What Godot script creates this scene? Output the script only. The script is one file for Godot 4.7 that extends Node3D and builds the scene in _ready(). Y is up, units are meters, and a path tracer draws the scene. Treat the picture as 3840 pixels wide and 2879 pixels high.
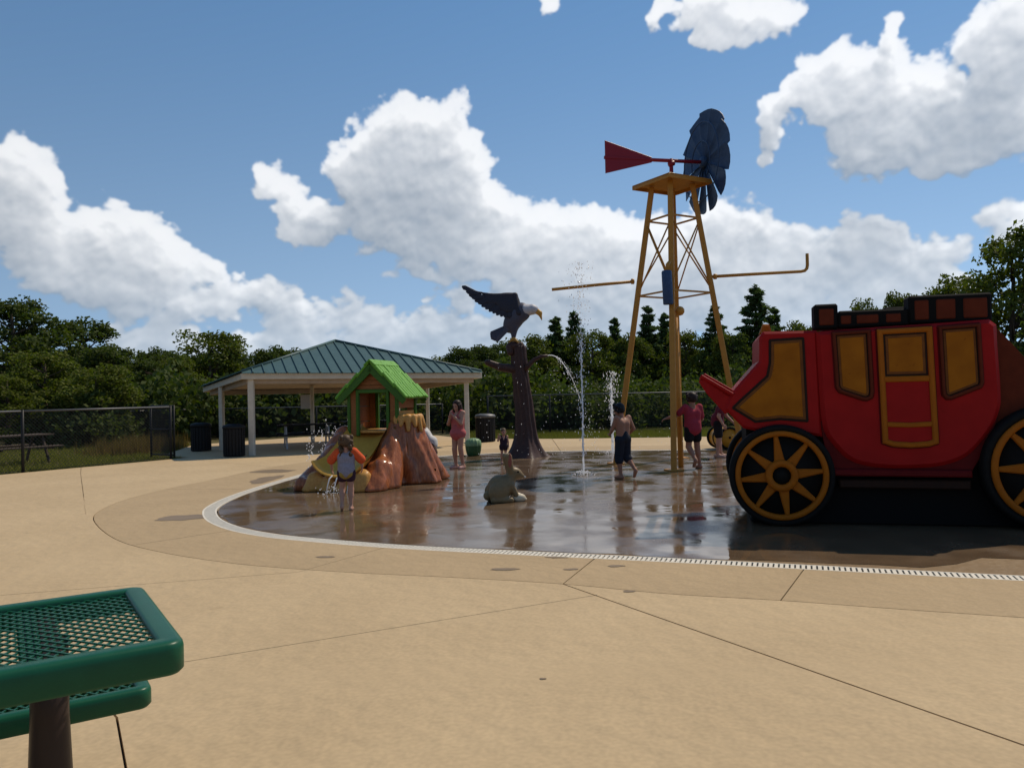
extends Node3D

var M := {}
var taken := {}
var rng := RandomNumberGenerator.new()
const SUN_TO := Vector3(0.439, 0.799, -0.409)

# ------------------------------------------------------------------ names and tags
func numbered(n: String) -> String:
	if not taken.has(n):
		taken[n] = 0
		return n
	taken[n] += 1
	return "%s_%03d" % [n, taken[n]]

func tag(o: Node, label: String, category: String, group := "") -> Node:
	o.set_meta("label", label)
	o.set_meta("category", category)
	if group != "":
		o.set_meta("group", group)
	return o

func thing(called: String, label: String, category: String, at := Vector3.ZERO, turn := 0.0, group := "") -> Node3D:
	var o := Node3D.new()
	o.name = numbered(called)
	add_child(o)
	o.position = at
	o.rotation.y = turn
	tag(o, label, category, group)
	return o

func build(st: SurfaceTool, called: String, m: Material, parent: Node = null, flat := false) -> MeshInstance3D:
	st.generate_normals()
	var me := st.commit()
	return put(me, called, m, parent)

func put(me: Mesh, called: String, m: Material, parent: Node = null) -> MeshInstance3D:
	var o := MeshInstance3D.new()
	o.mesh = me
	o.material_override = m
	if parent == null:
		o.name = numbered(called)
		add_child(o)
	else:
		o.name = called
		parent.add_child(o, true)
	return o

func struct(o: Node, label := "") -> Node:
	o.set_meta("kind", "structure")
	if label != "":
		o.set_meta("label", label)
	return o

# ------------------------------------------------------------------ shapes
func mb(smooth := false) -> SurfaceTool:
	var st := SurfaceTool.new()
	st.begin(Mesh.PRIMITIVE_TRIANGLES)
	st.set_smooth_group(0 if smooth else -1)
	return st

func tri(st: SurfaceTool, a: Vector3, b: Vector3, c: Vector3) -> void:
	st.add_vertex(a)
	st.add_vertex(c)
	st.add_vertex(b)

func quad(st: SurfaceTool, a: Vector3, b: Vector3, c: Vector3, d: Vector3) -> void:
	tri(st, a, b, c)
	tri(st, a, c, d)

func otri(st: SurfaceTool, a: Vector3, b: Vector3, c: Vector3, from: Vector3) -> void:
	if (b - a).cross(c - a).dot((a + b + c) / 3.0 - from) < 0.0:
		tri(st, a, c, b)
	else:
		tri(st, a, b, c)

func oquad(st: SurfaceTool, a: Vector3, b: Vector3, c: Vector3, d: Vector3, from: Vector3) -> void:
	otri(st, a, b, c, from)
	otri(st, a, c, d, from)

func box(st: SurfaceTool, c: Vector3, s: Vector3, ch := 0.0, bs := Basis()) -> void:
	var h := s * 0.5
	ch = min(ch, min(h.x, min(h.y, h.z)) * 0.9)
	var v := func(sg: Vector3, ax: int) -> Vector3:
		var p := Vector3(sg.x * (h.x - ch), sg.y * (h.y - ch), sg.z * (h.z - ch))
		p[ax] = sg[ax] * h[ax]
		return c + bs * p
	for ax in 3:
		var i := (ax + 1) % 3
		var j := (ax + 2) % 3
		for s1 in [-1.0, 1.0]:
			var q := []
			for t in [[-1.0, -1.0], [1.0, -1.0], [1.0, 1.0], [-1.0, 1.0]]:
				var sg := Vector3()
				sg[ax] = s1
				sg[i] = t[0]
				sg[j] = t[1]
				q.append(v.call(sg, ax))
			oquad(st, q[0], q[1], q[2], q[3], c)
		if ch > 0.0:
			for s1 in [-1.0, 1.0]:
				for s2 in [-1.0, 1.0]:
					var a := Vector3()
					a[i] = s1
					a[j] = s2
					var b := a
					a[ax] = -1.0
					b[ax] = 1.0
					oquad(st, v.call(a, i), v.call(b, i), v.call(b, j), v.call(a, j), c)
	if ch > 0.0:
		for x in [-1.0, 1.0]:
			for y in [-1.0, 1.0]:
				for z in [-1.0, 1.0]:
					var sg := Vector3(x, y, z)
					otri(st, v.call(sg, 0), v.call(sg, 1), v.call(sg, 2), c)

# a beam with a rectangular section between two points
func beam(st: SurfaceTool, a: Vector3, b: Vector3, w: float, t := -1.0, ch := 0.0, up := Vector3.UP) -> void:
	if t < 0.0:
		t = w
	var y := (b - a).normalized()
	var x := y.cross(up if absf(y.dot(up)) < 0.95 else Vector3.RIGHT).normalized()
	box(st, (a + b) * 0.5, Vector3(w, (b - a).length(), t), ch, Basis(x, y, x.cross(y)))

func tube(st: SurfaceTool, pts: Array, rad: Array, seg := 10, cap := true) -> void:
	var n := pts.size()
	var rings := []
	var x := Vector3()
	for i in n:
		var d: Vector3 = (pts[mini(i + 1, n - 1)] - pts[maxi(i - 1, 0)]).normalized()
		if i == 0:
			x = d.cross(Vector3.UP if absf(d.y) < 0.9 else Vector3.RIGHT).normalized()
		else:
			x = (x - d * x.dot(d)).normalized()
		var y := d.cross(x)
		var r: float = rad[mini(i, rad.size() - 1)]
		var ring := []
		for k in seg:
			var an := TAU * k / seg
			ring.append(pts[i] + (x * cos(an) + y * sin(an)) * r)
		rings.append(ring)
	for i in n - 1:
		for k in seg:
			var k2 := (k + 1) % seg
			quad(st, rings[i][k], rings[i][k2], rings[i + 1][k2], rings[i + 1][k])
	if cap:
		for k in seg:
			var k2 := (k + 1) % seg
			tri(st, pts[0], rings[0][k2], rings[0][k])
			tri(st, pts[n - 1], rings[n - 1][k], rings[n - 1][k2])

func lathe(st: SurfaceTool, prof: Array, seg: int, xf := Transform3D()) -> void:
	for i in prof.size() - 1:
		var p: Vector2 = prof[i]
		var q: Vector2 = prof[i + 1]
		for k in seg:
			var a := TAU * k / seg
			var b := TAU * (k + 1) / seg
			var v1 := xf * Vector3(cos(a) * p.x, p.y, -sin(a) * p.x)
			var v2 := xf * Vector3(cos(b) * p.x, p.y, -sin(b) * p.x)
			var v3 := xf * Vector3(cos(b) * q.x, q.y, -sin(b) * q.x)
			var v4 := xf * Vector3(cos(a) * q.x, q.y, -sin(a) * q.x)
			if p.x > 1e-5:
				tri(st, v1, v2, v3)
			if q.x > 1e-5:
				tri(st, v1, v3, v4)

func ccw(poly: PackedVector2Array) -> PackedVector2Array:
	if Geometry2D.is_polygon_clockwise(poly):
		var r := poly.duplicate()
		r.reverse()
		return r
	return poly

func grow(poly: PackedVector2Array, d: float, round_ := false) -> PackedVector2Array:
	var r := Geometry2D.offset_polygon(poly, d, Geometry2D.JOIN_ROUND if round_ else Geometry2D.JOIN_MITER)
	var best: PackedVector2Array = poly
	var most := -1.0
	for q in r:
		var b := absf(area(q))
		if b > most:
			most = b
			best = q
	return best

func area(p: PackedVector2Array) -> float:
	var s := 0.0
	for i in p.size():
		s += p[i].cross(p[(i + 1) % p.size()])
	return s * 0.5

func inset(poly: PackedVector2Array, d: float) -> PackedVector2Array:
	var n := poly.size()
	var out := PackedVector2Array()
	for i in n:
		var a := (poly[i] - poly[(i + n - 1) % n]).normalized()
		var b := (poly[(i + 1) % n] - poly[i]).normalized()
		var na := Vector2(-a.y, a.x)
		var nb := Vector2(-b.y, b.x)
		var m := na + nb
		out.append(poly[i] + m * (d / maxf(0.35, 1.0 + na.dot(nb))))
	return out

# a plate cut to an outline in x and y, from z0 (back) to z1 (front), its front and back edges chamfered
func prism(st: SurfaceTool, pts, z0: float, z1: float, ch := 0.0, xf := Transform3D(), back := true) -> void:
	var poly := ccw(PackedVector2Array(pts))
	var n := poly.size()
	var front := inset(poly, ch) if ch > 0.0 else poly
	var idx := Geometry2D.triangulate_polygon(front)
	if idx.is_empty():
		ch = 0.0
		front = poly
		idx = Geometry2D.triangulate_polygon(front)
	var L := [[poly, z0 + (ch if back else 0.0)], [poly, z1 - ch]]
	if ch > 0.0:
		L.append([front, z1])
		if back:
			L.push_front([front, z0])
	for li in L.size() - 1:
		for i in n:
			var j := (i + 1) % n
			var p0: Vector2 = L[li][0][i]
			var p1: Vector2 = L[li][0][j]
			var q0: Vector2 = L[li + 1][0][i]
			var q1: Vector2 = L[li + 1][0][j]
			quad(st, xf * Vector3(p0.x, p0.y, L[li][1]), xf * Vector3(p1.x, p1.y, L[li][1]), xf * Vector3(q1.x, q1.y, L[li + 1][1]), xf * Vector3(q0.x, q0.y, L[li + 1][1]))
	for t in range(0, idx.size(), 3):
		var a: Vector2 = front[idx[t]]
		var b: Vector2 = front[idx[t + 1]]
		var c: Vector2 = front[idx[t + 2]]
		if (b - a).cross(c - a) < 0.0:
			var w := b
			b = c
			c = w
		tri(st, xf * Vector3(a.x, a.y, z1), xf * Vector3(b.x, b.y, z1), xf * Vector3(c.x, c.y, z1))
		tri(st, xf * Vector3(a.x, a.y, z0), xf * Vector3(c.x, c.y, z0), xf * Vector3(b.x, b.y, z0))

# a band between an outline and the same outline drawn in by w
func rim(st: SurfaceTool, pts, w: float, z0: float, z1: float, xf := Transform3D()) -> void:
	var o := ccw(PackedVector2Array(pts))
	var i_ := inset(o, w)
	var e := minf(w * 0.25, (z1 - z0) * 0.4)
	var o2 := inset(o, e)
	var i2 := inset(o, w - e)
	var L := [[o, z0], [o, z1 - e], [o2, z1], [i2, z1], [i_, z1 - e], [i_, z0], [o, z0]]
	for k in 6:
		for a in o.size():
			var b := (a + 1) % o.size()
			var p0: Vector2 = L[k][0][a]
			var p1: Vector2 = L[k][0][b]
			var q0: Vector2 = L[k + 1][0][a]
			var q1: Vector2 = L[k + 1][0][b]
			quad(st, xf * Vector3(p0.x, p0.y, L[k][1]), xf * Vector3(p1.x, p1.y, L[k][1]), xf * Vector3(q1.x, q1.y, L[k + 1][1]), xf * Vector3(q0.x, q0.y, L[k + 1][1]))

# a horizontal slab cut to an outline in x and z
func slab(st: SurfaceTool, pts: PackedVector2Array, y0: float, y1: float) -> void:
	var idx := Geometry2D.triangulate_polygon(pts)
	for t in range(0, idx.size(), 3):
		var a := Vector3(pts[idx[t]].x, y1, pts[idx[t]].y)
		var b := Vector3(pts[idx[t + 1]].x, y1, pts[idx[t + 1]].y)
		var c := Vector3(pts[idx[t + 2]].x, y1, pts[idx[t + 2]].y)
		if (b - a).cross(c - a).y < 0.0:
			tri(st, a, c, b)
		else:
			tri(st, a, b, c)
	if y1 - y0 > 0.001:
		var flip := area(pts) > 0.0
		for i in pts.size():
			var p := pts[i]
			var q := pts[(i + 1) % pts.size()]
			var A := Vector3(p.x, y0, p.y)
			var B := Vector3(q.x, y0, q.y)
			var C := Vector3(q.x, y1, q.y)
			var D := Vector3(p.x, y1, p.y)
			if flip:
				quad(st, B, A, D, C)
			else:
				quad(st, A, B, C, D)

func spline(p: Array, steps: int, closed := true) -> PackedVector2Array:
	var out := PackedVector2Array()
	var n := p.size()
	for i in (n if closed else n - 1):
		var a: Vector2 = p[(i + n - 1) % n] if closed else p[maxi(i - 1, 0)]
		var b: Vector2 = p[i]
		var c: Vector2 = p[(i + 1) % n]
		var d: Vector2 = p[(i + 2) % n] if closed else p[mini(i + 2, n - 1)]
		for s in steps:
			out.append(b.cubic_interpolate(c, a, d, float(s) / steps))
	if not closed:
		out.append(p[n - 1])
	return out

func pts2(a: Array) -> Array:
	var r := []
	for i in range(0, a.size(), 2):
		r.append(Vector2(a[i], a[i + 1]))
	return r

# ------------------------------------------------------------------ smooth bodies: capsules and ellipsoids joined by a smooth minimum, meshed as surface nets
# capsule ["c", a, b, ra, rb, k]; ellipsoid ["e", centre, radii, basis, k]; an "s" in front of either carves
func cap(a: Vector3, b: Vector3, ra: float, rb: float, k := 0.03) -> Array:
	return ["c", a, b, ra, rb, k]

func ell(c: Vector3, r: Vector3, k := 0.03, bs := Basis()) -> Array:
	return ["e", c, r, bs, k]

func nets(st: SurfaceTool, prims: Array, cell: float, disp = null, floor_y := -1e9, xf := Transform3D()) -> void:
	var lo := Vector3.ONE * 1e9
	var hi := -lo
	for p in prims:
		if p[0].length() == 1:
			var r: float = maxf(p[3], p[4]) if p[0] == "c" else maxf(p[2].x, maxf(p[2].y, p[2].z))
			for q in ([p[1], p[2]] if p[0] == "c" else [p[1]]):
				lo = lo.min(q - Vector3.ONE * r)
				hi = hi.max(q + Vector3.ONE * r)
	lo -= Vector3.ONE * cell * 3.0
	hi += Vector3.ONE * cell * 3.0
	lo.y = maxf(lo.y, floor_y - cell * 2.0)
	var nx := int((hi.x - lo.x) / cell) + 2
	var ny := int((hi.y - lo.y) / cell) + 2
	var nz := int((hi.z - lo.z) / cell) + 2
	var F := PackedFloat32Array()
	F.resize(nx * ny * nz)
	F.fill(1.0)
	var sx := ny * nz
	for p in prims:
		var round_: bool = p[0].ends_with("c")
		var carve: bool = p[0].length() == 2
		var k: float = p[5] if round_ else p[4]
		var r: float = maxf(p[3], p[4]) if round_ else maxf(p[2].x, maxf(p[2].y, p[2].z))
		var m := r + k + cell * 2.5
		var b0: Vector3 = p[1].min(p[2]) if round_ else p[1]
		var b1: Vector3 = p[1].max(p[2]) if round_ else p[1]
		b0 = ((b0 - Vector3.ONE * m - lo) / cell).floor()
		b1 = ((b1 + Vector3.ONE * m - lo) / cell).ceil()
		var a: Vector3 = p[1]
		var ba: Vector3 = p[2] - p[1] if round_ else Vector3.ZERO
		var l2 := maxf(ba.length_squared(), 1e-9)
		var ra: float = p[3] if round_ else 0.0
		var rb: float = p[4] if round_ else 0.0
		var ir: Vector3 = Vector3.ONE if round_ else Vector3.ONE / p[2]
		var ib: Basis = Basis() if round_ else p[3].inverse()
		for i in range(maxi(0, int(b0.x)), mini(nx, int(b1.x) + 1)):
			for j in range(maxi(0, int(b0.y)), mini(ny, int(b1.y) + 1)):
				for l in range(maxi(0, int(b0.z)), mini(nz, int(b1.z) + 1)):
					var q := lo + Vector3(i, j, l) * cell - a
					var d: float
					if round_:
						var h := clampf(q.dot(ba) / l2, 0.0, 1.0)
						d = (q - ba * h).length() - ra - (rb - ra) * h
					else:
						var e := (ib * q) * ir
						var k0 := e.length()
						var k1 := (e * ir).length()
						d = k0 * (k0 - 1.0) / maxf(k1, 1e-6)
					var at := i * sx + j * nz + l
					var f := F[at]
					if carve:
						d = -d
						var h2 := maxf(k - absf(f - d), 0.0) / maxf(k, 1e-6)
						F[at] = maxf(f, d) + h2 * h2 * k * 0.25
					else:
						var h3 := maxf(k - absf(f - d), 0.0) / maxf(k, 1e-6)
						F[at] = minf(f, d) - h3 * h3 * k * 0.25
	if floor_y > -1e8 or disp != null:
		for i in nx:
			for j in ny:
				for l in nz:
					var at := i * sx + j * nz + l
					var f := F[at]
					if absf(f) < cell * 4.0 + 0.08:
						var q := lo + Vector3(i, j, l) * cell
						if disp != null:
							f += disp.call(q)
						F[at] = maxf(f, floor_y - q.y)
	var idx := PackedInt32Array()
	idx.resize(nx * ny * nz)
	idx.fill(-1)
	var V := PackedVector3Array()
	var co := [0, sx, nz, sx + nz, 1, sx + 1, nz + 1, sx + nz + 1]
	var ofs := [Vector3(0, 0, 0), Vector3(1, 0, 0), Vector3(0, 1, 0), Vector3(1, 1, 0), Vector3(0, 0, 1), Vector3(1, 0, 1), Vector3(0, 1, 1), Vector3(1, 1, 1)]
	var edges := [[0, 1], [2, 3], [4, 5], [6, 7], [0, 2], [1, 3], [4, 6], [5, 7], [0, 4], [1, 5], [2, 6], [3, 7]]
	var far := cell * 2.2
	for i in nx - 1:
		for j in ny - 1:
			for l in nz - 1:
				var at := i * sx + j * nz + l
				if absf(F[at]) > far:
					continue
				var inside := 0
				for c in 8:
					if F[at + co[c]] < 0.0:
						inside += 1
				if inside == 0 or inside == 8:
					continue
				var s := Vector3()
				var n := 0
				for e in edges:
					var fa := F[at + co[e[0]]]
					var fb := F[at + co[e[1]]]
					if (fa < 0.0) != (fb < 0.0):
						s += ofs[e[0]].lerp(ofs[e[1]], clampf(fa / (fa - fb), 0.02, 0.98))
						n += 1
				idx[at] = V.size()
				V.append(lo + (Vector3(i, j, l) + s / n) * cell)
	var step := [sx, nz, 1]
	for i in range(1, nx - 1):
		for j in range(1, ny - 1):
			for l in range(1, nz - 1):
				var at := i * sx + j * nz + l
				var f := F[at]
				if absf(f) > far:
					continue
				for ax in 3:
					var g := F[at + step[ax]]
					if (f < 0.0) == (g < 0.0):
						continue
					var u: int = step[(ax + 1) % 3]
					var w: int = step[(ax + 2) % 3]
					var q := [idx[at], idx[at - u], idx[at - u - w], idx[at - w]]
					if q.min() < 0:
						continue
					if f < 0.0:
						quad(st, xf * V[q[0]], xf * V[q[1]], xf * V[q[2]], xf * V[q[3]])
					else:
						quad(st, xf * V[q[3]], xf * V[q[2]], xf * V[q[1]], xf * V[q[0]])

# ------------------------------------------------------------------ materials
func lin(r: float, g: float, b: float) -> Color:
	return Color(r, g, b).linear_to_srgb()

func mat(c: Color, rough := 0.6, metal := 0.0) -> StandardMaterial3D:
	var m := StandardMaterial3D.new()
	m.albedo_color = c
	m.roughness = rough
	m.metallic_specular = 0.32
	m.metallic = metal
	return m

func noise(sd: int, freq: float, oct := 4) -> FastNoiseLite:
	var n := FastNoiseLite.new()
	n.seed = sd
	n.frequency = freq
	n.fractal_octaves = oct
	n.noise_type = FastNoiseLite.TYPE_SIMPLEX_SMOOTH
	return n

func gray_image(sd: int, freq: float, oct: int, size: int) -> PackedByteArray:
	var im := noise(sd, freq, oct).get_seamless_image(size, size)
	im.convert(Image.FORMAT_L8)
	return im.get_data()

# colour texture: a coarse pattern mixes c1 and c2, a fine one adds grain, a sparse one adds spots of c3
func blotch(sd: int, c1: Color, c2: Color, coarse: float, fine: float, grain: float, c3 := Color.BLACK, spots := 0.0, size := 512) -> ImageTexture:
	var A := gray_image(sd, coarse, 5, size)
	var B := gray_image(sd + 1, fine, 3, size)
	var C := gray_image(sd + 2, coarse * 2.7, 4, size)
	var out := PackedByteArray()
	out.resize(size * size * 3)
	for i in size * size:
		var t := clampf((A[i] / 255.0 - 0.5) * 1.6 + 0.5, 0.0, 1.0)
		var g := 1.0 + (B[i] / 255.0 - 0.5) * grain
		var c := c1.lerp(c2, t)
		if spots > 0.0:
			c = c.lerp(c3, smoothstep(1.0 - spots, 1.0 - spots * 0.6, C[i] / 255.0) * 0.8)
		out[i * 3] = clampi(int(c.r * g * 255.0), 0, 255)
		out[i * 3 + 1] = clampi(int(c.g * g * 255.0), 0, 255)
		out[i * 3 + 2] = clampi(int(c.b * g * 255.0), 0, 255)
	return ImageTexture.create_from_image(Image.create_from_data(size, size, false, Image.FORMAT_RGB8, out))

func bumps(sd: int, freq: float, oct: int, strength: float, size := 512) -> ImageTexture:
	var im := noise(sd, freq, oct).get_seamless_image(size, size)
	im.convert(Image.FORMAT_RGBA8)
	im.bump_map_to_normal_map(strength)
	return ImageTexture.create_from_image(im)

func surf(tex: Texture2D, scale: float, rough: float, normal: Texture2D = null, nscale := 1.0, world := true) -> StandardMaterial3D:
	var m := StandardMaterial3D.new()
	m.albedo_texture = tex
	m.roughness = rough
	m.metallic_specular = 0.32
	m.uv1_triplanar = true
	m.uv1_world_triplanar = world
	m.uv1_scale = Vector3.ONE * scale
	if normal:
		m.normal_enabled = true
		m.normal_texture = normal
		m.normal_scale = nscale
	return m

func materials() -> void:
	var fine := bumps(5, 0.09, 4, 3.0)
	M.concrete = surf(blotch(11, lin(0.505, 0.372, 0.212), lin(0.465, 0.340, 0.192), 0.005, 0.25, 0.10, lin(0.41, 0.298, 0.168), 0.12, 1024), 0.10, 0.8, fine, 0.2)
	M.band = surf(blotch(21, lin(0.425, 0.306, 0.170), lin(0.395, 0.284, 0.157), 0.006, 0.25, 0.10, lin(0.35, 0.25, 0.138), 0.11, 1024), 0.11, 0.78, fine, 0.2)
	M.pad = surf(blotch(31, lin(0.215, 0.135, 0.062), lin(0.18, 0.112, 0.052), 0.008, 0.3, 0.14), 0.15, 0.6, fine, 0.25)
	M.wet = surf(blotch(41, lin(0.150, 0.098, 0.056), lin(0.115, 0.075, 0.044), 0.01, 0.2, 0.12, lin(0.085, 0.055, 0.033), 0.2, 1024), 0.16, 1.0, bumps(43, 0.02, 3, 5.0), 0.028)
	M.wet.roughness_texture = blotch(47, Color(0.03, 0.03, 0.03), Color(0.27, 0.27, 0.27), 0.012, 0.12, 0.1)
	M.wet.metallic_specular = 0.6
	M.damp = surf(blotch(53, lin(0.21, 0.15, 0.088), lin(0.24, 0.17, 0.10), 0.01, 0.2, 0.1), 0.2, 0.5)
	M.joint = mat(lin(0.06, 0.05, 0.04), 0.95)
	M.grate = surf(blotch(61, lin(0.74, 0.68, 0.56), lin(0.64, 0.585, 0.48), 0.02, 0.2, 0.1, lin(0.45, 0.40, 0.32), 0.16), 0.9, 0.6)
	M.soil = surf(blotch(71, lin(0.075, 0.068, 0.022), lin(0.10, 0.082, 0.034), 0.02, 0.3, 0.3, lin(0.12, 0.085, 0.045), 0.3), 0.2, 0.95, fine, 0.8)
	M.red = surf(blotch(81, lin(0.34, 0.0115, 0.0115), lin(0.29, 0.0098, 0.010), 0.012, 0.2, 0.05, lin(0.24, 0.009, 0.009), 0.12), 0.5, 0.45)
	M.dark_red = surf(blotch(82, lin(0.12, 0.008, 0.009), lin(0.095, 0.007, 0.008), 0.02, 0.2, 0.08), 0.5, 0.5)
	M.amber = surf(blotch(83, lin(0.36, 0.125, 0.008), lin(0.28, 0.092, 0.006), 0.010, 0.2, 0.05, lin(0.20, 0.06, 0.005), 0.15), 0.6, 0.45)
	M.orange = surf(blotch(84, lin(0.36, 0.11, 0.008), lin(0.32, 0.095, 0.009), 0.02, 0.2, 0.05), 0.6, 0.45)
	for k in ["red", "dark_red", "amber", "orange"]:
		M[k].metallic_specular = 0.2
	M.brown_paint = surf(blotch(88, lin(0.17, 0.056, 0.006), lin(0.12, 0.038, 0.005), 0.02, 0.2, 0.1), 0.6, 0.5)
	M.umber = surf(blotch(85, lin(0.026, 0.010, 0.005), lin(0.018, 0.008, 0.005), 0.02, 0.2, 0.1), 0.6, 0.7)
	M.trunk_brown = surf(blotch(86, lin(0.125, 0.026, 0.012), lin(0.10, 0.021, 0.010), 0.02, 0.2, 0.1), 0.6, 0.7)
	M.trunk_brown.metallic_specular = 0.2
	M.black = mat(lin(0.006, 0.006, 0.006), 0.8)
	M.black.metallic_specular = 0.25
	M.tyre = surf(blotch(87, lin(0.008, 0.008, 0.008), lin(0.011, 0.011, 0.010), 0.03, 0.3, 0.15), 0.8, 0.75)
	M.tyre.metallic_specular = 0.25
	M.mill = surf(blotch(91, lin(0.50, 0.235, 0.040), lin(0.44, 0.20, 0.036), 0.02, 0.2, 0.06), 0.7, 0.42)
	M.mill_red = mat(lin(0.26, 0.02, 0.035), 0.45)
	M.mill_blue = surf(blotch(92, lin(0.045, 0.085, 0.17), lin(0.035, 0.07, 0.145), 0.02, 0.2, 0.08), 0.8, 0.5)
	M.bark = surf(blotch(101, lin(0.080, 0.042, 0.034), lin(0.050, 0.027, 0.023), 0.03, 0.2, 0.12, lin(0.11, 0.065, 0.05), 0.2), 0.9, 0.5, bumps(102, 0.05, 3, 4.0), 0.4)
	M.stump = surf(blotch(103, lin(0.42, 0.135, 0.042), lin(0.20, 0.058, 0.021), 0.025, 0.15, 0.1, lin(0.50, 0.20, 0.07), 0.22), 0.8, 0.22, bumps(104, 0.04, 3, 4.0), 0.25)
	M.stump.metallic_specular = 0.45
	M.stump.uv1_scale = Vector3(1.7, 0.42, 1.7)
	M.cut_wood = surf(blotch(105, lin(0.60, 0.32, 0.085), lin(0.48, 0.22, 0.055), 0.03, 0.15, 0.1, lin(0.30, 0.12, 0.04), 0.2), 1.2, 0.4)
	M.slide_yellow = surf(blotch(106, lin(0.66, 0.37, 0.07), lin(0.60, 0.31, 0.055), 0.02, 0.15, 0.06), 1.0, 0.22)
	M.hut_wood = surf(blotch(107, lin(0.32, 0.125, 0.038), lin(0.22, 0.082, 0.026), 0.03, 0.2, 0.12, lin(0.16, 0.055, 0.02), 0.2), 1.0, 0.55)
	M.hut_wood.uv1_scale = Vector3(0.5, 2.0, 0.5)
	M.hut_green = surf(blotch(108, lin(0.055, 0.15, 0.018), lin(0.04, 0.115, 0.016), 0.03, 0.2, 0.1), 1.0, 0.45)
	M.shingle = surf(blotch(109, lin(0.17, 0.42, 0.045), lin(0.09, 0.27, 0.028), 0.05, 0.3, 0.3, lin(0.34, 0.52, 0.08), 0.28), 1.4, 0.5, bumps(110, 0.12, 3, 6.0), 0.5)
	M.cream = surf(blotch(111, lin(0.60, 0.56, 0.47), lin(0.53, 0.49, 0.41), 0.02, 0.2, 0.05), 0.4, 0.5)
	M.soffit = surf(blotch(112, lin(0.42, 0.34, 0.26), lin(0.36, 0.29, 0.22), 0.02, 0.2, 0.06), 0.4, 0.7)
	M.roof = surf(blotch(113, lin(0.066, 0.118, 0.110), lin(0.056, 0.102, 0.096), 0.02, 0.2, 0.06), 0.3, 0.45, null, 1.0, false)
	M.feather = surf(blotch(121, lin(0.030, 0.027, 0.034), lin(0.045, 0.04, 0.05), 0.04, 0.2, 0.15), 1.2, 0.5)
	M.feather_grey = surf(blotch(122, lin(0.085, 0.085, 0.115), lin(0.065, 0.065, 0.09), 0.04, 0.2, 0.12), 1.2, 0.5)
	M.eagle_white = surf(blotch(123, lin(0.55, 0.54, 0.55), lin(0.44, 0.43, 0.45), 0.04, 0.2, 0.1), 1.2, 0.5)
	M.beak = mat(lin(0.55, 0.30, 0.06), 0.4)
	M.claw = mat(lin(0.42, 0.25, 0.06), 0.5)
	M.rabbit = surf(blotch(131, lin(0.235, 0.168, 0.085), lin(0.19, 0.136, 0.069), 0.03, 0.2, 0.08), 1.2, 0.42)
	M.rabbit_white = surf(blotch(132, lin(0.66, 0.58, 0.42), lin(0.58, 0.5, 0.36), 0.03, 0.2, 0.08), 1.2, 0.42)
	M.rabbit_ear = mat(lin(0.28, 0.09, 0.06), 0.5)
	M.table_green = surf(blotch(141, lin(0.009, 0.085, 0.042), lin(0.008, 0.072, 0.036), 0.02, 0.2, 0.05, lin(0.03, 0.11, 0.065), 0.12), 0.9, 0.36, bumps(142, 0.3, 2, 1.0), 0.12)
	M.post_brown = mat(lin(0.03, 0.02, 0.018), 0.35)
	M.galv = mat(lin(0.12, 0.12, 0.12), 0.5, 0.4)
	M.wire = mat(lin(0.035, 0.036, 0.036), 0.6)
	M.fence_black = mat(lin(0.02, 0.02, 0.02), 0.5)
	M.bin = surf(blotch(151, lin(0.010, 0.010, 0.011), lin(0.016, 0.016, 0.016), 0.03, 0.2, 0.1), 1.0, 0.6)
	M.white_paint = mat(lin(0.55, 0.55, 0.54), 0.5)
	M.steel = mat(lin(0.45, 0.45, 0.46), 0.4, 0.3)
	M.cactus = surf(blotch(152, lin(0.055, 0.125, 0.045), lin(0.04, 0.095, 0.035), 0.03, 0.2, 0.1), 1.0, 0.45)
	M.cactus_top = surf(blotch(153, lin(0.22, 0.33, 0.17), lin(0.16, 0.26, 0.12), 0.03, 0.2, 0.1), 1.0, 0.45)
	M.barrel = mat(lin(0.48, 0.22, 0.02), 0.4)
	M.water = mat(lin(0.86, 0.89, 0.92), 0.15)
	M.water.transparency = BaseMaterial3D.TRANSPARENCY_ALPHA
	M.water.albedo_color.a = 0.6
	M.water.backlight_enabled = true
	M.water.backlight = Color(1, 1, 1)
	M.drop = mat(lin(0.88, 0.90, 0.93), 0.1)
	M.drop.transparency = BaseMaterial3D.TRANSPARENCY_ALPHA
	M.drop.albedo_color.a = 0.5
	M.drop.backlight_enabled = true
	M.drop.backlight = Color(1, 1, 1)
	for k in ["leaf", "leaf_light", "needle", "grass_blade", "dry_grass"]:
		var c: Color = {"leaf": lin(0.088, 0.112, 0.036), "leaf_light": lin(0.135, 0.155, 0.038), "needle": lin(0.100, 0.145, 0.058), "grass_blade": lin(0.20, 0.19, 0.05), "dry_grass": lin(0.21, 0.135, 0.06)}[k]
		var m := mat(c, 0.75)
		m.metallic_specular = 0.2
		m.vertex_color_use_as_albedo = true
		m.backlight_enabled = true
		m.backlight = Color(0.8, 0.88, 0.34)
		m.cull_mode = BaseMaterial3D.CULL_DISABLED
		M[k] = m
	M.wood = surf(blotch(161, lin(0.10, 0.075, 0.055), lin(0.065, 0.048, 0.036), 0.03, 0.2, 0.2), 0.6, 0.9)

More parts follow.
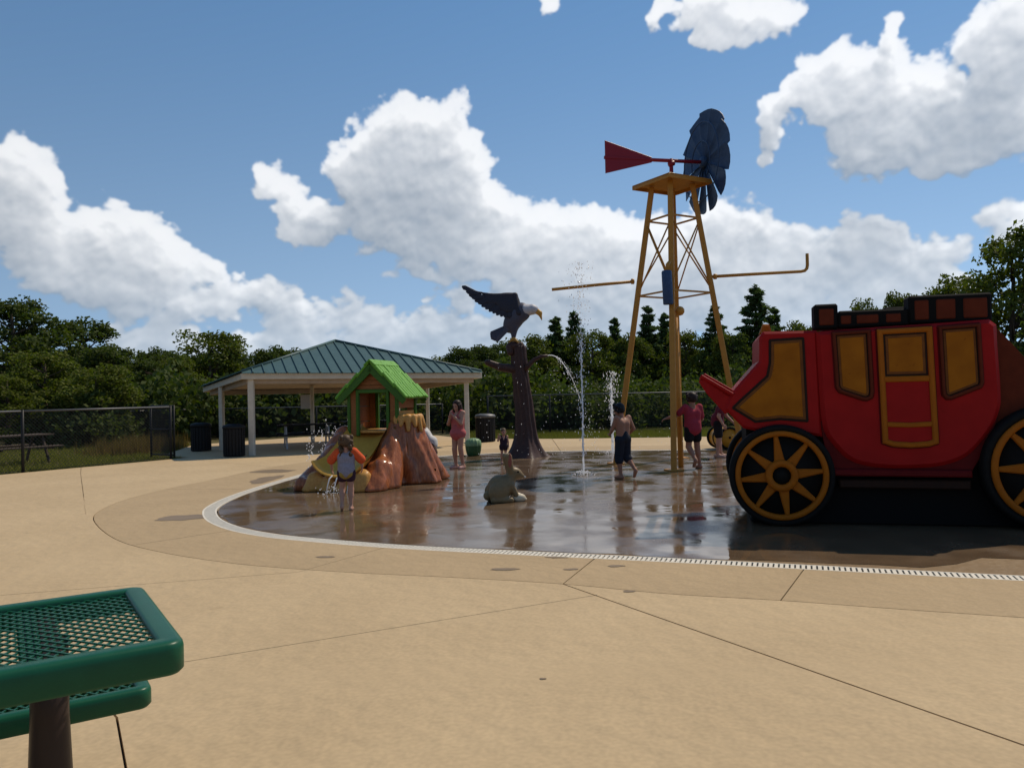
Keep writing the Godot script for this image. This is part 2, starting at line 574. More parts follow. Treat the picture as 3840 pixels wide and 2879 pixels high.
# ------------------------------------------------------------------ sky
const BLOBS := [-7.7, 18.8, 2.3, -4.3, 18.7, 2.3, -9.3, 17.2, 2.7, -5.9, 16.6, 3.7, -3.0, 16.6, 2.5, -11.0, 15.8, 2.1, -8.2, 14.4, 3.7, -4.0, 14.0, 3.5, -1.1, 12.9, 2.5, 0.4, 11.9, 2.9, -10.1, 12.9, 2.7, -6.0, 11.5, 3.5, -2.5, 10.5, 2.9, 1.8, 10.6, 2.7, 0.2, 9.5, 2.5, 2.9, 9.8, 2.3, -16.4, 14.6, 1.5, -14.9, 13.8, 1.3, -15.5, 12.0, 1.1, -14.1, 11.9, 1.5, -12.7, 12.7, 1.2, -32.4, 15.1, 1.5, -31.8, 14.1, 2.1, -31.1, 13.4, 1.4, -32.1, 10.5, 2.9, -30.1, 10.2, 2.9, -27.9, 10.5, 2.5, -26.3, 10.4, 2.3, -24.6, 10.0, 2.3, -22.6, 9.4, 2.0, -21.2, 8.8, 1.3, -28.6, 8.6, 2.1, -25.3, 8.6, 2.1, -30.8, 8.5, 1.7, -27.9, 7.1, 1.6, -26.1, 6.7, 1.7, -23.7, 6.6, 1.9, -22.0, 6.3, 1.4, -24.6, 7.8, 1.6, -19.8, 7.0, 1.6, -17.9, 6.9, 1.7, -16.0, 6.5, 1.7, -14.5, 5.8, 1.6, -11.8, 5.8, 1.6, -9.9, 5.1, 1.5, -7.4, 4.5, 1.4, -5.7, 4.8, 1.6, -3.2, 4.4, 1.6, -1.3, 4.0, 1.4, -4.3, 7.1, 1.3, -6.1, 3.1, 1.7, -3.3, 2.7, 1.7, -25.9, 4.4, 1.1, -24.7, 4.1, 1.2, -23.1, 4.1, 1.4, -21.7, 3.4, 1.4, -19.0, 3.6, 1.4, -16.9, 3.2, 1.7, -13.6, 3.7, 1.6, -15.4, 4.9, 1.4, 4.7, 11.3, 2.5, 6.6, 11.2, 2.1, 8.5, 10.7, 2.3, 11.0, 10.1, 2.5, 14.0, 11.3, 2.1, 15.4, 11.1, 2.3, 17.4, 10.4, 2.1, 19.3, 9.1, 2.1, 24.1, 9.6, 1.9, 25.7, 9.1, 1.7, 27.6, 8.1, 1.7, 29.2, 7.6, 1.6, 4.0, 8.5, 2.7, 7.5, 8.1, 2.7, 11.3, 8.0, 2.7, 14.6, 8.5, 2.7, 17.6, 7.8, 2.5, 21.1, 7.8, 2.1, 23.6, 7.6, 2.3, 26.5, 6.6, 1.9, 28.7, 6.3, 1.7, 5.5, 6.1, 2.3, 10.3, 6.0, 2.3, 14.0, 6.2, 2.3, 18.5, 5.9, 2.3, 2.1, 6.8, 1.9, -0.3, 6.3, 1.6, 32.8, 9.5, 1.6, 21.9, 20.1, 1.9, 20.6, 19.5, 1.4, 23.9, 19.9, 2.1, 25.8, 19.8, 2.1, 27.4, 18.9, 2.1, 25.3, 17.8, 2.9, 27.8, 17.4, 2.7, 29.4, 16.3, 2.5, 30.9, 15.4, 1.9, 24.6, 16.0, 2.3, 27.0, 15.1, 2.1, 29.8, 14.5, 1.7, 19.8, 18.6, 1.2, 18.8, 18.1, 1.1, 18.4, 16.9, 0.9, 22.9, 17.5, 1.7, 32.4, 20.3, 2.7, 33.6, 21.3, 2.9, 32.0, 18.9, 1.7, 32.9, 17.2, 2.3, 33.4, 15.3, 2.1, 28.2, 13.3, 0.8, 18.0, 15.4, 0.8, 15.4, 24.8, 1.7, 17.2, 24.1, 1.7, 18.9, 24.2, 1.6, 15.0, 23.7, 1.2, 13.6, 25.5, 1.6, 2.9, 26.6, 0.9, 26.2, 22.2, 0.8, 26.5, 21.3, 0.6, 11.3, 25.4, 0.8, 14.3, 23.1, 0.6, -24.0, 3.2, 1.6, -20.5, 2.8, 1.5, -17.0, 3.0, 1.8, -14.0, 2.6, 1.8, -10.5, 3.2, 1.8, -8.0, 3.4, 1.6, -5.0, 3.0, 1.8, -2.0, 3.0, 1.8, 1.0, 4.2, 2.0, 4.0, 4.5, 2.2, 8.0, 4.5, 2.2, 12.0, 4.5, 2.2, 16.0, 4.5, 2.2, 20.0, 5.0, 2.2, 24.0, 5.0, 2.0, 27.0, 5.0, 1.8]

func sky_part(az0: float, az1: float, el1: float, ppd: float, blobs: Array) -> Image:
	# rows run from el1 down to the horizon
	var w := int((az1 - az0) * ppd)
	var h := int(el1 * ppd)
	var n1 := noise(301, 0.22, 4)
	var n2 := noise(302, 0.22, 4)
	var n3 := noise(303, 0.42, 6)
	var F := PackedFloat32Array()
	F.resize(w * h)
	var WX := PackedFloat32Array()
	var WY := PackedFloat32Array()
	WX.resize(w * h)
	WY.resize(w * h)
	for y in h:
		var el := el1 - (y + 0.5) / ppd
		for x in w:
			var az := az0 + (x + 0.5) / ppd
			WX[y * w + x] = n1.get_noise_2d(az, el * 1.2) * 1.5
			WY[y * w + x] = n2.get_noise_2d(az, el * 1.2) * 1.1
	for i in range(0, blobs.size(), 3):
		var ca: float = blobs[i]
		var ce: float = blobs[i + 1]
		var r: float = blobs[i + 2] * 1.19
		var m := r + 1.6
		var x0 := clampi(int((ca - m - az0) * ppd), 0, w)
		var x1 := clampi(int((ca + m - az0) * ppd) + 1, 0, w)
		var y0 := clampi(int((el1 - ce - m) * ppd), 0, h)
		var y1 := clampi(int((el1 - ce + m) * ppd) + 1, 0, h)
		var i2 := 1.0 / (r * r)
		for y in range(y0, y1):
			var el := el1 - (y + 0.5) / ppd - ce
			for x in range(x0, x1):
				var at := y * w + x
				var dx := az0 + (x + 0.5) / ppd - ca + WX[at]
				var dy := el + WY[at]
				var q := 1.0 - (dx * dx + dy * dy * 1.15) * i2
				if q > 0.0:
					F[at] += q * (0.55 + 0.45 * q)
	var n5 := noise(305, 0.30, 4)
	n5.noise_type = FastNoiseLite.TYPE_CELLULAR
	n5.cellular_return_type = FastNoiseLite.RETURN_DISTANCE
	n5.fractal_gain = 0.55
	var D := PackedFloat32Array()
	D.resize(w * h)
	var P := PackedFloat32Array()
	P.resize(w * h)
	for y in h:
		var el := el1 - (y + 0.5) / ppd
		for x in w:
			var at := y * w + x
			var f := F[at]
			if f > 0.0:
				var az := az0 + (x + 0.5) / ppd
				var puff := -n5.get_noise_2d(az + WX[at] * 0.35, el * 1.2 + WY[at] * 0.35)
				P[at] = puff
				f = minf(f, 1.15) + n3.get_noise_2d(az, el * 1.25) * 0.62 + (puff - 0.35) * 0.50
				D[at] = smoothstep(0.26, 0.68, f) * (0.5 + 0.5 * minf(f, 1.6))
	# light let through from the sun's side, on a coarse grid
	var q := maxi(1, int(ppd * 0.3))
	var w2 := w / q + 1
	var h2 := h / q + 1
	var S := PackedFloat32Array()
	S.resize(w2 * h2)
	for y in h2:
		for x in w2:
			var m := 0.0
			for k in 4:
				m += D[mini(y * q + (k / 2) * (q / 2), h - 1) * w + mini(x * q + (k % 2) * (q / 2), w - 1)]
			S[y * w2 + x] = m * 0.25
	var T := PackedFloat32Array()
	T.resize(w2 * h2)
	var cell := q / ppd
	for y in h2:
		for x in w2:
			var sum := 0.0
			var dist := cell
			while dist < 9.0:
				for side in [-0.25, 0.0, 0.25]:
					var yy := y - int(round(dist / cell))
					var xx := x + int(round(dist * (0.38 + side) / cell))
					if yy >= 0 and xx >= 0 and xx < w2:
						sum += S[yy * w2 + xx] * maxf(cell, dist * 0.2) / 3.0
				dist += maxf(cell, dist * 0.2)
			T[y * w2 + x] = exp(-sum * 0.22)
	var out := PackedByteArray()
	out.resize(w * h * 3)
	var top := Color(0.074, 0.190, 0.400)
	var low := Color(0.37, 0.54, 0.735)
	var jx := int(round(0.16 * ppd))
	var jy := int(round(0.42 * ppd))
	for y in h:
		var el := el1 - (y + 0.5) / ppd
		var t := pow(clampf(1.0 - sin(deg_to_rad(el)), 0.0, 1.0), 3.4)
		for x in w:
			var az := az0 + (x + 0.5) / ppd
			var at := y * w + x
			var near := clampf(cos(deg_to_rad(az - 47.0)) * 0.5 + 0.5, 0.0, 1.0)
			var c := top.lerp(low, t) * (0.74 + 0.62 * near * near)
			var d := D[at]
			if d > 0.002:
				var gx := float(x) / q
				var gy := float(y) / q
				var ix := mini(int(gx), w2 - 2)
				var iy := mini(int(gy), h2 - 2)
				gx -= ix
				gy -= iy
				var b := iy * w2 + ix
				var lit := lerpf(lerpf(T[b], T[b + 1], gx), lerpf(T[b + w2], T[b + w2 + 1], gx), gy)
				var yy := maxi(y - jy, 0)
				var xx := mini(x + jx, w - 1)
				var relief := P[at] * D[at] - P[yy * w + xx] * D[yy * w + xx]
				var y3 := maxi(y - 3 * jy, 0)
				var x3 := mini(x + 3 * jx, w - 1)
				relief += 0.6 * (D[at] - D[y3 * w + x3]) * P[at]
				var s := clampf(0.07 + 0.97 * lit + 0.72 * relief * (0.4 + 0.6 * lit), 0.0, 1.0)
				var g := Color(0.30, 0.345, 0.40).lerp(Color(0.99, 0.99, 0.99), s)
				g = g * (0.86 + 0.20 * near)
				g = g.lerp(c * 1.25, 0.10 + 0.35 * pow(1.0 - clampf(el / 12.0, 0.0, 1.0), 2.0))
				c = c.lerp(g, 1.0 - exp(-d * 3.0))
			c = Color(minf(c.r, 1.0), minf(c.g, 1.0), minf(c.b, 1.0)).linear_to_srgb()
			out[at * 3] = clampi(int(c.r * 255.0 + 0.5), 0, 255)
			out[at * 3 + 1] = clampi(int(c.g * 255.0 + 0.5), 0, 255)
			out[at * 3 + 2] = clampi(int(c.b * 255.0 + 0.5), 0, 255)
	return Image.create_from_data(w, h, false, Image.FORMAT_RGB8, out)

func make_sky() -> Sky:
	var r := RandomNumberGenerator.new()
	r.seed = 77
	var all: Array = BLOBS.duplicate()
	# the clouds go on round the rest of the sky, as many and as large as those in view
	for c in 46:
		var az := r.randf_range(-180.0, 180.0)
		var el := 4.0 + pow(r.randf(), 1.5) * 56.0
		var inside := absf(az) < 44.0 and el < 31.0
		var stretch := r.randf_range(3.0, 7.0)
		for b in r.randi_range(6, 14):
			var a2 := az + r.randf_range(-1.0, 1.0) * stretch / cos(deg_to_rad(minf(el, 70.0)))
			var e2 := el + r.randf_range(-0.35, 0.35) * stretch
			var rad := r.randf_range(1.0, 2.9)
			if not inside and not (absf(a2) < 37.5 and e2 < 30.5):
				all.append_array([wrapf(a2, -180.0, 180.0), maxf(e2, 3.0), rad])
	var W := 4096
	var ppd := W / 360.0
	var low := sky_part(-180.0, 180.0, 90.0, 1024.0 / 360.0, all)
	low.resize(W, 1024, Image.INTERPOLATE_CUBIC)
	var full := Image.create(W, 2048, false, Image.FORMAT_RGB8)
	full.fill(Color(0.45, 0.45, 0.40))
	# straight ahead is the seam of the picture, so its two halves change places
	full.blit_rect(low, Rect2i(2048, 0, 2048, 1024), Vector2i(0, 0))
	full.blit_rect(low, Rect2i(0, 0, 2048, 1024), Vector2i(2048, 0))
	var az_half := 427.0 / ppd
	var el_rows := 364
	var part := sky_part(-az_half, az_half, el_rows / ppd, ppd, all)
	var ph := part.get_height()
	full.blit_rect(part, Rect2i(427, 0, part.get_width() - 427, ph), Vector2i(0, 1024 - ph))
	full.blit_rect(part, Rect2i(0, 0, 427, ph), Vector2i(W - 427, 1024 - ph))
	var pm := PanoramaSkyMaterial.new()
	pm.panorama = ImageTexture.create_from_image(full)
	var sky := Sky.new()
	sky.sky_material = pm
	return sky

func camera_and_light() -> void:
	var cam := Camera3D.new()
	cam.name = "camera"
	add_child(cam)
	cam.position = Vector3(0, 1.6, 0)
	cam.rotation_order = EULER_ORDER_YXZ
	cam.rotation_degrees = Vector3(0.67, 0.0, -1.2)
	cam.fov = 51.97
	cam.near = 0.05
	cam.far = 900.0
	cam.current = true
	var we := WorldEnvironment.new()
	we.name = "environment"
	var env := Environment.new()
	env.background_mode = Environment.BG_SKY
	env.sky = make_sky()
	env.background_energy_multiplier = 1.0
	env.tonemap_mode = Environment.TONE_MAPPER_LINEAR
	env.tonemap_exposure = 1.0
	env.sdfgi_enabled = true
	env.ssao_enabled = true
	env.ssil_enabled = true
	we.environment = env
	add_child(we)
	var sun := DirectionalLight3D.new()
	sun.name = "sun"
	add_child(sun)
	sun.look_at_from_position(SUN_TO * 50.0, Vector3.ZERO, Vector3.UP)
	sun.light_energy = 1.1
	sun.light_color = Color(1.0, 0.94, 0.85)
	sun.light_angular_distance = 0.55
	sun.shadow_enabled = true

# ------------------------------------------------------------------ ground and paving
var pad_line: PackedVector2Array
var plaza: PackedVector2Array

func cut(list: Array, a: Array, w := 0.012) -> Array:
	var blade := PackedVector2Array()
	var other := PackedVector2Array()
	for i in a.size():
		var d: Vector2 = (a[mini(i + 1, a.size() - 1)] - a[maxi(i - 1, 0)]).normalized()
		var s := Vector2(-d.y, d.x) * w * 0.5
		blade.append(a[i] + s)
		other.append(a[i] - s)
	other.reverse()
	blade.append_array(other)
	var out := []
	for p in list:
		out.append_array(Geometry2D.clip_polygons(p, blade))
	return out

func ground() -> void:
	var st := mb()
	quad(st, Vector3(-420, -0.07, 160), Vector3(420, -0.07, 160), Vector3(420, -0.07, -420), Vector3(-420, -0.07, -420))
	struct(build(st, "ground", M.soil))
	pad_line = spline(pts2([-4.37, -15.44, -4.5, -13.69, -4.5, -12.66, -4.42, -11.9, -4.28, -11.34, -3.93, -10.57, -3.44, -9.88, -2.94, -9.40, -2.4, -9.05, -1.24, -8.48, 0.18, -7.97, 1.7, -7.45, 4.2, -6.55, 7.0, -5.6, 10.0, -5.2, 13.0, -6.5, 14.8, -9.5, 14.5, -13.5, 12.5, -17.0, 9.5, -19.3, 6.5, -20.5, 3.9, -20.9, 1.3, -21.3, -0.54, -21.0, -2.2, -20.2, -3.4, -18.8, -4.1, -17.2]), 8)
	var ring := spline(pts2([-5.7, -18.0, -6.0, -15.8, -6.26, -14.4, -6.34, -12.94, -6.14, -11.73, -5.71, -10.69, -4.67, -9.2, -3.75, -8.34, -2.67, -7.65, -1.54, -7.2, -0.55, -6.91, 0.39, -6.59, 1.18, -6.21, 1.99, -5.94, 2.78, -5.63, 3.45, -5.38, 6.0, -4.4, 10.0, -3.8, 14.2, -5.2, 16.5, -9.0, 16.2, -14.0, 13.8, -18.3, 10.0, -21.0, 6.5, -22.3, 3.9, -22.7, 1.3, -23.0, -1.2, -22.7, -3.4, -21.6, -4.9, -19.9]), 8)
	var outer := grow(pad_line, 0.20)
	plaza = PackedVector2Array(pts2([-24.0, 9.0, -24.0, 2.0, -21.0, -2.8, -9.0, -21.95, -10.2, -22.9, -11.4, -28.0, -8.5, -32.0, -3.0, -31.0, -1.6, -28.2, 1.6, -27.1, 5.0, -26.6, 22.0, -26.0, 26.0, -10.0, 26.0, 9.0]))
	st = mb()
	slab(st, grow(plaza, 0.3), -0.05, -0.03)
	struct(build(st, "paving_base", M.joint))
	var list := [plaza]
	list = cut(list, pts2([9.7, 9.1, 0.39, -6.59, 0.83, -7.76, 1.2, -15.0, 1.3, -23.0, 1.4, -33.0]), 0.016)
	list = cut(list, pts2([-25.0, -0.9, -2.0, -7.25, -1.4, -8.3, 3.0, -14.0, 14.9, -10.4, 27.0, -9.0]), 0.009)
	list = cut(list, pts2([0.635, -6.21, 0.51, -6.15, -2.03, -4.84, -25.0, 7.4]), 0.008)
	list = cut(list, pts2([-2.55, -4.6, -2.04, -4.01, 5.5, 9.1]))
	list = cut(list, pts2([-10.6, -19.3, -9.75, -17.73, -7.14, -13.07, -6.15, -11.3]), 0.012)
	list = cut(list, pts2([-4.3, -17.3, -5.7, -18.4, -9.4, -21.9]), 0.01)
	list = cut(list, pts2([-2.6, -20.3, -3.6, -22.0, -7.0, -32.0]), 0.01)
	list = cut(list, pts2([6.5, -20.0, 7.0, -27.0]), 0.01)
	var band_in := grow(ring, -0.006)
	var band_out := grow(ring, 0.006)
	var paving := Node3D.new()
	paving.name = "pavement"
	add_child(paving)
	struct(paving)
	for p in list:
		for q in Geometry2D.clip_polygons(p, band_out):
			if absf(area(q)) > 0.02:
				st = mb()
				slab(st, q, -0.045, 0.0)
				build(st, "slab", M.concrete, paving)
		for q in Geometry2D.intersect_polygons(p, band_in):
			var strips: Array = Geometry2D.clip_polygons(q, outer)
			for j in [[2.85, -7.52, 1.85, -5.69], [-3.2, -9.9, -4.9, -8.1], [-4.2, -13.9, -6.9, -14.3], [6.3, -6.2, 5.6, -4.0], [9.9, -5.6, 10.3, -3.2]]:
				strips = cut(strips, pts2(j), 0.011)
			for s in strips:
				if absf(area(s)) > 0.02:
					st = mb()
					slab(st, s, -0.045, 0.0)
					build(st, "slab", M.band, paving)
	# the splash pad: bare concrete inside the drain, the wet part a skin above it
	st = mb()
	slab(st, grow(pad_line, -0.012), -0.06, -0.004)
	struct(build(st, "splash_pad", M.pad))
	var wet := PackedVector2Array()
	var nn := noise(9, 0.9, 3)
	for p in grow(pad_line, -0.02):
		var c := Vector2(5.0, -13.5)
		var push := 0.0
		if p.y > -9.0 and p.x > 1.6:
			push = 0.10 * smoothstep(1.6, 2.6, p.x) + 0.62 * smoothstep(3.55, 4.3, p.x)  # edge follows the coach's cast shadow; the paler floor outside paints in sunlight
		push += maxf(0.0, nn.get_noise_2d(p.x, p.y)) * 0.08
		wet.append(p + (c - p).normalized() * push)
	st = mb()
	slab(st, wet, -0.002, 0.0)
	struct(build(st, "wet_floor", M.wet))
	# trench drain: grates of crosswise bars, a metre each, over a dark channel
	var drain := Node3D.new()
	drain.name = "trench_drain"
	add_child(drain)
	struct(drain, "pale slotted trench drain curving round the splash pad")
	st = mb()
	slab(st, grow(pad_line, 0.21), -0.058, -0.05)
	build(st, "channel", M.joint, drain)
	var total := 0.0
	var cum := [0.0]
	for i in pad_line.size():
		total += pad_line[i].distance_to(pad_line[(i + 1) % pad_line.size()])
		cum.append(total)
	var at := func(s: float) -> Array:
		s = fposmod(s, total)
		var k: int = clampi(cum.bsearch(s) - 1, 0, pad_line.size() - 1)
		var a: Vector2 = pad_line[k]
		var b: Vector2 = pad_line[(k + 1) % pad_line.size()]
		var d := (b - a).normalized()
		var o := Vector2(d.y, -d.x)
		if Geometry2D.is_point_in_polygon(a.lerp(b, 0.5) + o * 0.05, pad_line):
			o = -o
		return [a.lerp(b, (s - cum[k]) / maxf(cum[k + 1] - cum[k], 1e-6)), d, o]
	var units := int(total / 1.0)
	var per := 22
	var pitch := total / units / per
	for u in units:
		st = mb()
		for k in per:
			var q: Array = at.call((u * per + k + 0.5) * pitch)
			var m: Vector2 = q[0] + q[2] * 0.103
			box(st, Vector3(m.x, -0.012, m.y), Vector3(0.029, 0.024, 0.17), 0.0, Basis(Vector3(q[1].x, 0, q[1].y), Vector3.UP, Vector3(-q[1].y, 0, q[1].x)))
		for side in [0.018, 0.188]:
			for k in 6:
				var q0: Array = at.call((u + k / 6.0) * per * pitch)
				var q1: Array = at.call((u + (k + 1) / 6.0) * per * pitch - 0.0015)
				var a: Vector2 = q0[0] + q0[2] * side
				var b: Vector2 = q1[0] + q1[2] * side
				beam(st, Vector3(a.x, -0.013, a.y), Vector3(b.x, -0.013, b.y), 0.022, 0.028)
		build(st, "grate", M.grate, drain)
	# splashes carried on to the paving
	var spots := Node3D.new()
	spots.name = "wet_patches"
	add_child(spots)
	struct(spots)
	var r := RandomNumberGenerator.new()
	r.seed = 4
	for s in [[-4.50, -10.72, 0.34, 0.24], [-0.11, -7.18, 0.13, 0.05], [0.92, -7.22, 0.08, 0.04], [0.42, -7.66, 0.12, 0.05], [0.50, -7.12, 0.07, 0.03], [0.9, -6.3, 0.05, 0.03], [-1.9, -7.9, 0.10, 0.04], [0.14, -4.42, 0.022, 0.013], [-5.3, -17.3, 0.5, 0.35], [-4.9, -15.6, 0.25, 0.7]]:
		var poly := PackedVector2Array()
		for k in 18:
			var an := TAU * k / 18.0
			var rr := 1.0 + 0.5 * nn.get_noise_2d(cos(an) * 0.9 + s[0] * 5.0, sin(an) * 0.9 + s[1] * 5.0)
			poly.append(Vector2(s[0] + cos(an) * s[2] * rr, s[1] + sin(an) * s[3] * rr))
		for q in Geometry2D.clip_polygons(poly, outer):
			st = mb()
			slab(st, q, 0.0025, 0.0035)
			build(st, "wet_patch", M.damp, spots)

# ------------------------------------------------------------------ pavilion
func pavilion() -> void:
	var FL := Vector3(-7.55, 2.31, -22.0)
	var FR := Vector3(-0.96, 2.26, -24.8)
	var BL := Vector3(-10.7, 2.02, -27.3)
	var BR := Vector3(-4.11, 2.02, -30.1)
	var top := Vector3(-5.83, 3.39, -26.05)
	var t := thing("pavilion", "open picnic pavilion with green metal hip roof on cream posts", "pavilion", Vector3.ZERO)
	for f in [[FL, FR], [FR, BR], [BR, BL], [BL, FL]]:
		var a: Vector3 = f[0]
		var b: Vector3 = f[1]
		var u := (b - a).normalized()
		var foot := a + u * (top - a).dot(u)
		var up := (top - foot).normalized()
		var n := u.cross(up).normalized()
		if n.y < 0:
			n = -n
		var len_ := (b - a).length()
		var fs := (top - a).dot(u)
		var hgt := (top - foot).length()
		var cnt := int(len_ / 0.31)
		for k in cnt:
			var s0 := len_ * k / cnt
			var s1 := len_ * (k + 1) / cnt
			var hh := func(s: float) -> float:
				return hgt * (s / fs if s < fs else (len_ - s) / (len_ - fs))
			var st := mb()
			var o := -0.12
			var poly := [a + u * s0 + up * o, a + u * s1 + up * o, a + u * s1 + up * hh.call(s1)]
			if s0 < fs and s1 > fs:
				poly.append(top)
			poly.append(a + u * s0 + up * hh.call(s0))
			for i in range(1, poly.size() - 1):
				otri(st, poly[0] + n * 0.05, poly[i] + n * 0.05, poly[i + 1] + n * 0.05, poly[0] - n)
			var h1: float = hh.call(s1)
			if h1 > 0.2:
				beam(st, a + u * (s1 - 0.02) + up * o + n * 0.065, a + u * (s1 - 0.02) + up * (h1 - 0.03) + n * 0.065, 0.026, 0.045, 0.0, n)
			build(st, "roof_panel", M.roof, t)
		var st2 := mb()
		beam(st2, a + Vector3(0, -0.08, 0), b + Vector3(0, -0.08, 0), 0.05, 0.17, 0.008)
		build(st2, "fascia", M.cream, t)
		st2 = mb()
		beam(st2, a.lerp(top, 0.06) + Vector3(0, -0.28, 0), b.lerp(top, 0.06) + Vector3(0, -0.28, 0), 0.10, 0.16, 0.008)
		build(st2, "beam", M.soffit, t)
	for e in [FL, FR, BL, BR]:
		var st := mb(true)
		tube(st, [e + Vector3(0, 0.06, 0), top + Vector3(0, 0.075, 0)], [0.045, 0.045], 8)
		build(st, "hip_cap", M.roof, t)
	var sf := mb()
	var d := Vector3(0, -0.16, 0)
	for q in [[FL, FR], [FR, BR], [BR, BL], [BL, FL]]:
		otri(sf, q[0] + d, q[1] + d, top + Vector3(0, -0.75, 0), Vector3(-5.8, 6, -26))
	build(sf, "ceiling", M.soffit, t)
	for p in [[-7.37, -22.22, 0.078, 2.25], [-1.45, -24.95, 0.072, 2.2], [-9.22, -24.9, 0.06, 2.1], [-9.95, -27.0, 0.06, 2.0], [-7.15, -28.1, 0.06, 2.05], [-3.05, -28.3, 0.06, 2.1], [-4.3, -29.6, 0.06, 2.0]]:
		var st := mb()
		box(st, Vector3(p[0], p[3] * 0.5 - 0.05, p[1]), Vector3(p[2] * 2, p[3], p[2] * 2), 0.012)
		build(st, "post", M.cream, t)
	# what stands under it
	var e := thing("electric_box", "pale grey electric box mounted on rear pavilion post", "electric box", Vector3(-7.32, 1.25, -27.9))
	var st3 := mb()
	box(st3, Vector3(0, 0.2, 0), Vector3(0.34, 0.5, 0.16), 0.015)
	build(st3, "cabinet", M.white_paint, e)
	st3 = mb()
	box(st3, Vector3(0, 0.2, 0.086), Vector3(0.28, 0.42, 0.012), 0.004)
	build(st3, "door", M.white_paint, e)
	picnic_small(Vector3(-6.6, 0, -25.2), 0.35, M.bin, M.steel, "dark picnic table with pale steel legs under the pavilion")
	picnic_small(Vector3(-5.0, 0, -27.2), 0.35, M.bin, M.bin, "dark picnic table at the back of the pavilion")
	picnic_small(Vector3(-13.35, 0, -21.0), 1.05, M.wood, M.wood, "weathered brown picnic table on grass behind the left fence")

func picnic_small(at: Vector3, turn: float, m: Material, legs: Material, label: String) -> void:
	var t := thing("picnic_table", label, "picnic table", at, turn, "picnic tables away from the splash pad")
	for k in 5:
		var st := mb()
		box(st, Vector3(0, 0.74, -0.3 + k * 0.15), Vector3(1.8, 0.04, 0.14), 0.006)
		build(st, "top_board", m, t)
	for s in [-1.0, 1.0]:
		for k in 2:
			var st := mb()
			box(st, Vector3(0, 0.44, s * (0.62 + k * 0.14)), Vector3(1.8, 0.04, 0.13), 0.006)
			build(st, "seat_board", m, t)
	for x in [-0.65, 0.65]:
		for s in [-1.0, 1.0]:
			var st := mb()
			beam(st, Vector3(x, 0.0, s * 0.55), Vector3(x, 0.72, s * 0.22), 0.05, 0.07, 0.006)
			build(st, "leg", legs, t)
		var st2 := mb()
		box(st2, Vector3(x, 0.395, 0), Vector3(0.05, 0.05, 1.5), 0.006)
		build(st2, "cross_bar", legs, t)

# ------------------------------------------------------------------ fences
func fence(called: String, label: String, pts: Array, h: float, rail_m: Material, wire_m: Material, every := 2.6) -> void:
	var t := thing(called, label, "fence", Vector3(pts[0].x, -0.05, pts[0].y), 0.0)
	for i in pts.size() - 1:
		var a := Vector3(pts[i].x - pts[0].x, 0, pts[i].y - pts[0].y)
		var b := Vector3(pts[i + 1].x - pts[0].x, 0, pts[i + 1].y - pts[0].y)
		var L := (b - a).length()
		var u := (b - a) / L
		var n := maxi(1, int(round(L / every)))
		for k in n + 1:
			if k == n and i < pts.size() - 2:
				continue
			var st := mb(true)
			var p := a + u * L * k / n
			tube(st, [p, p + Vector3(0, h + 0.03, 0)], [0.035, 0.035], 8)
			build(st, "post", M.fence_black, t)
		var st2 := mb(true)
		tube(st2, [a + Vector3(0, h, 0), b + Vector3(0, h, 0)], [0.024, 0.024], 8)
		build(st2, "top_rail", rail_m, t)
		st2 = mb(true)
		tube(st2, [a + Vector3(0, 0.08, 0), b + Vector3(0, 0.08, 0)], [0.006, 0.006], 5)
		build(st2, "tension_wire", wire_m, t)
		# chain link: wires running both ways on the slant
		var st3 := mb()
		var pitch := 0.085
		var side := Vector3.UP.cross(u) * 0.0035
		for dir in [1.0, -1.0]:
			var k := -int(h / pitch) - 1
			while k * pitch < L + h:
				var s0: float = k * pitch
				var y0 := 0.05
				var y1 := h
				var e0 := s0
				var e1: float = s0 + (y1 - y0)
				if e0 < 0.0:
					y0 += -e0
					e0 = 0.0
				if e1 > L:
					y1 -= e1 - L
					e1 = L
				if y1 > y0 + 0.03:
					if dir < 0.0:
						e0 = L - e0
						e1 = L - e1
					var p: Vector3 = a + u * e0 + Vector3(0, y0, 0) + side * dir
					var q: Vector3 = a + u * e1 + Vector3(0, y1, 0) + side * dir
					tube(st3, [p, q], [0.0042, 0.0042], 3, false)
				k += 1
		build(st3, "chain_link", wire_m, t).set_meta("kind", "stuff")

func fences() -> void:
	fence("chain_link_fence", "dark chain link fence with grey top rail along left grass", pts2([-18.2, -7.6, -16.5, -10.2, -11.4, -18.3, -9.35, -21.5]), 1.47, M.galv, M.wire)
	fence("chain_link_fence", "low chain link fence running behind the pavilion", pts2([-19.0, -29.0, -13.6, -33.0, -3.0, -33.6]), 1.25, M.galv, M.wire)
	fence("chain_link_fence", "chain link fence with pale rail along back grass under the pines", pts2([-1.0, -31.8, 9.0, -31.4, 26.0, -30.5]), 1.55, M.galv, M.wire)
	# gate leaf swung open by the pavilion
	var g := thing("gate", "dark gate leaf standing open at the fence end beside pavilion", "gate", Vector3(-9.3, 0.0, -21.6), 2.65)
	var st := mb(true)
	for x in [0.0, 0.95]:
		tube(st, [Vector3(x, 0.03, 0), Vector3(x, 1.47, 0)], [0.028, 0.028], 8)
	for y in [0.1, 0.8, 1.45]:
		tube(st, [Vector3(0, y, 0), Vector3(0.95, y, 0)], [0.022, 0.022], 8)
	build(st, "frame", M.fence_black, g)
	st = mb()
	for k in 26:
		var x := 0.03 + k * 0.036
		tube(st, [Vector3(x, 0.1, 0), Vector3(x, 1.45, 0)], [0.005, 0.005], 3, false)
	build(st, "infill", M.wire, g)

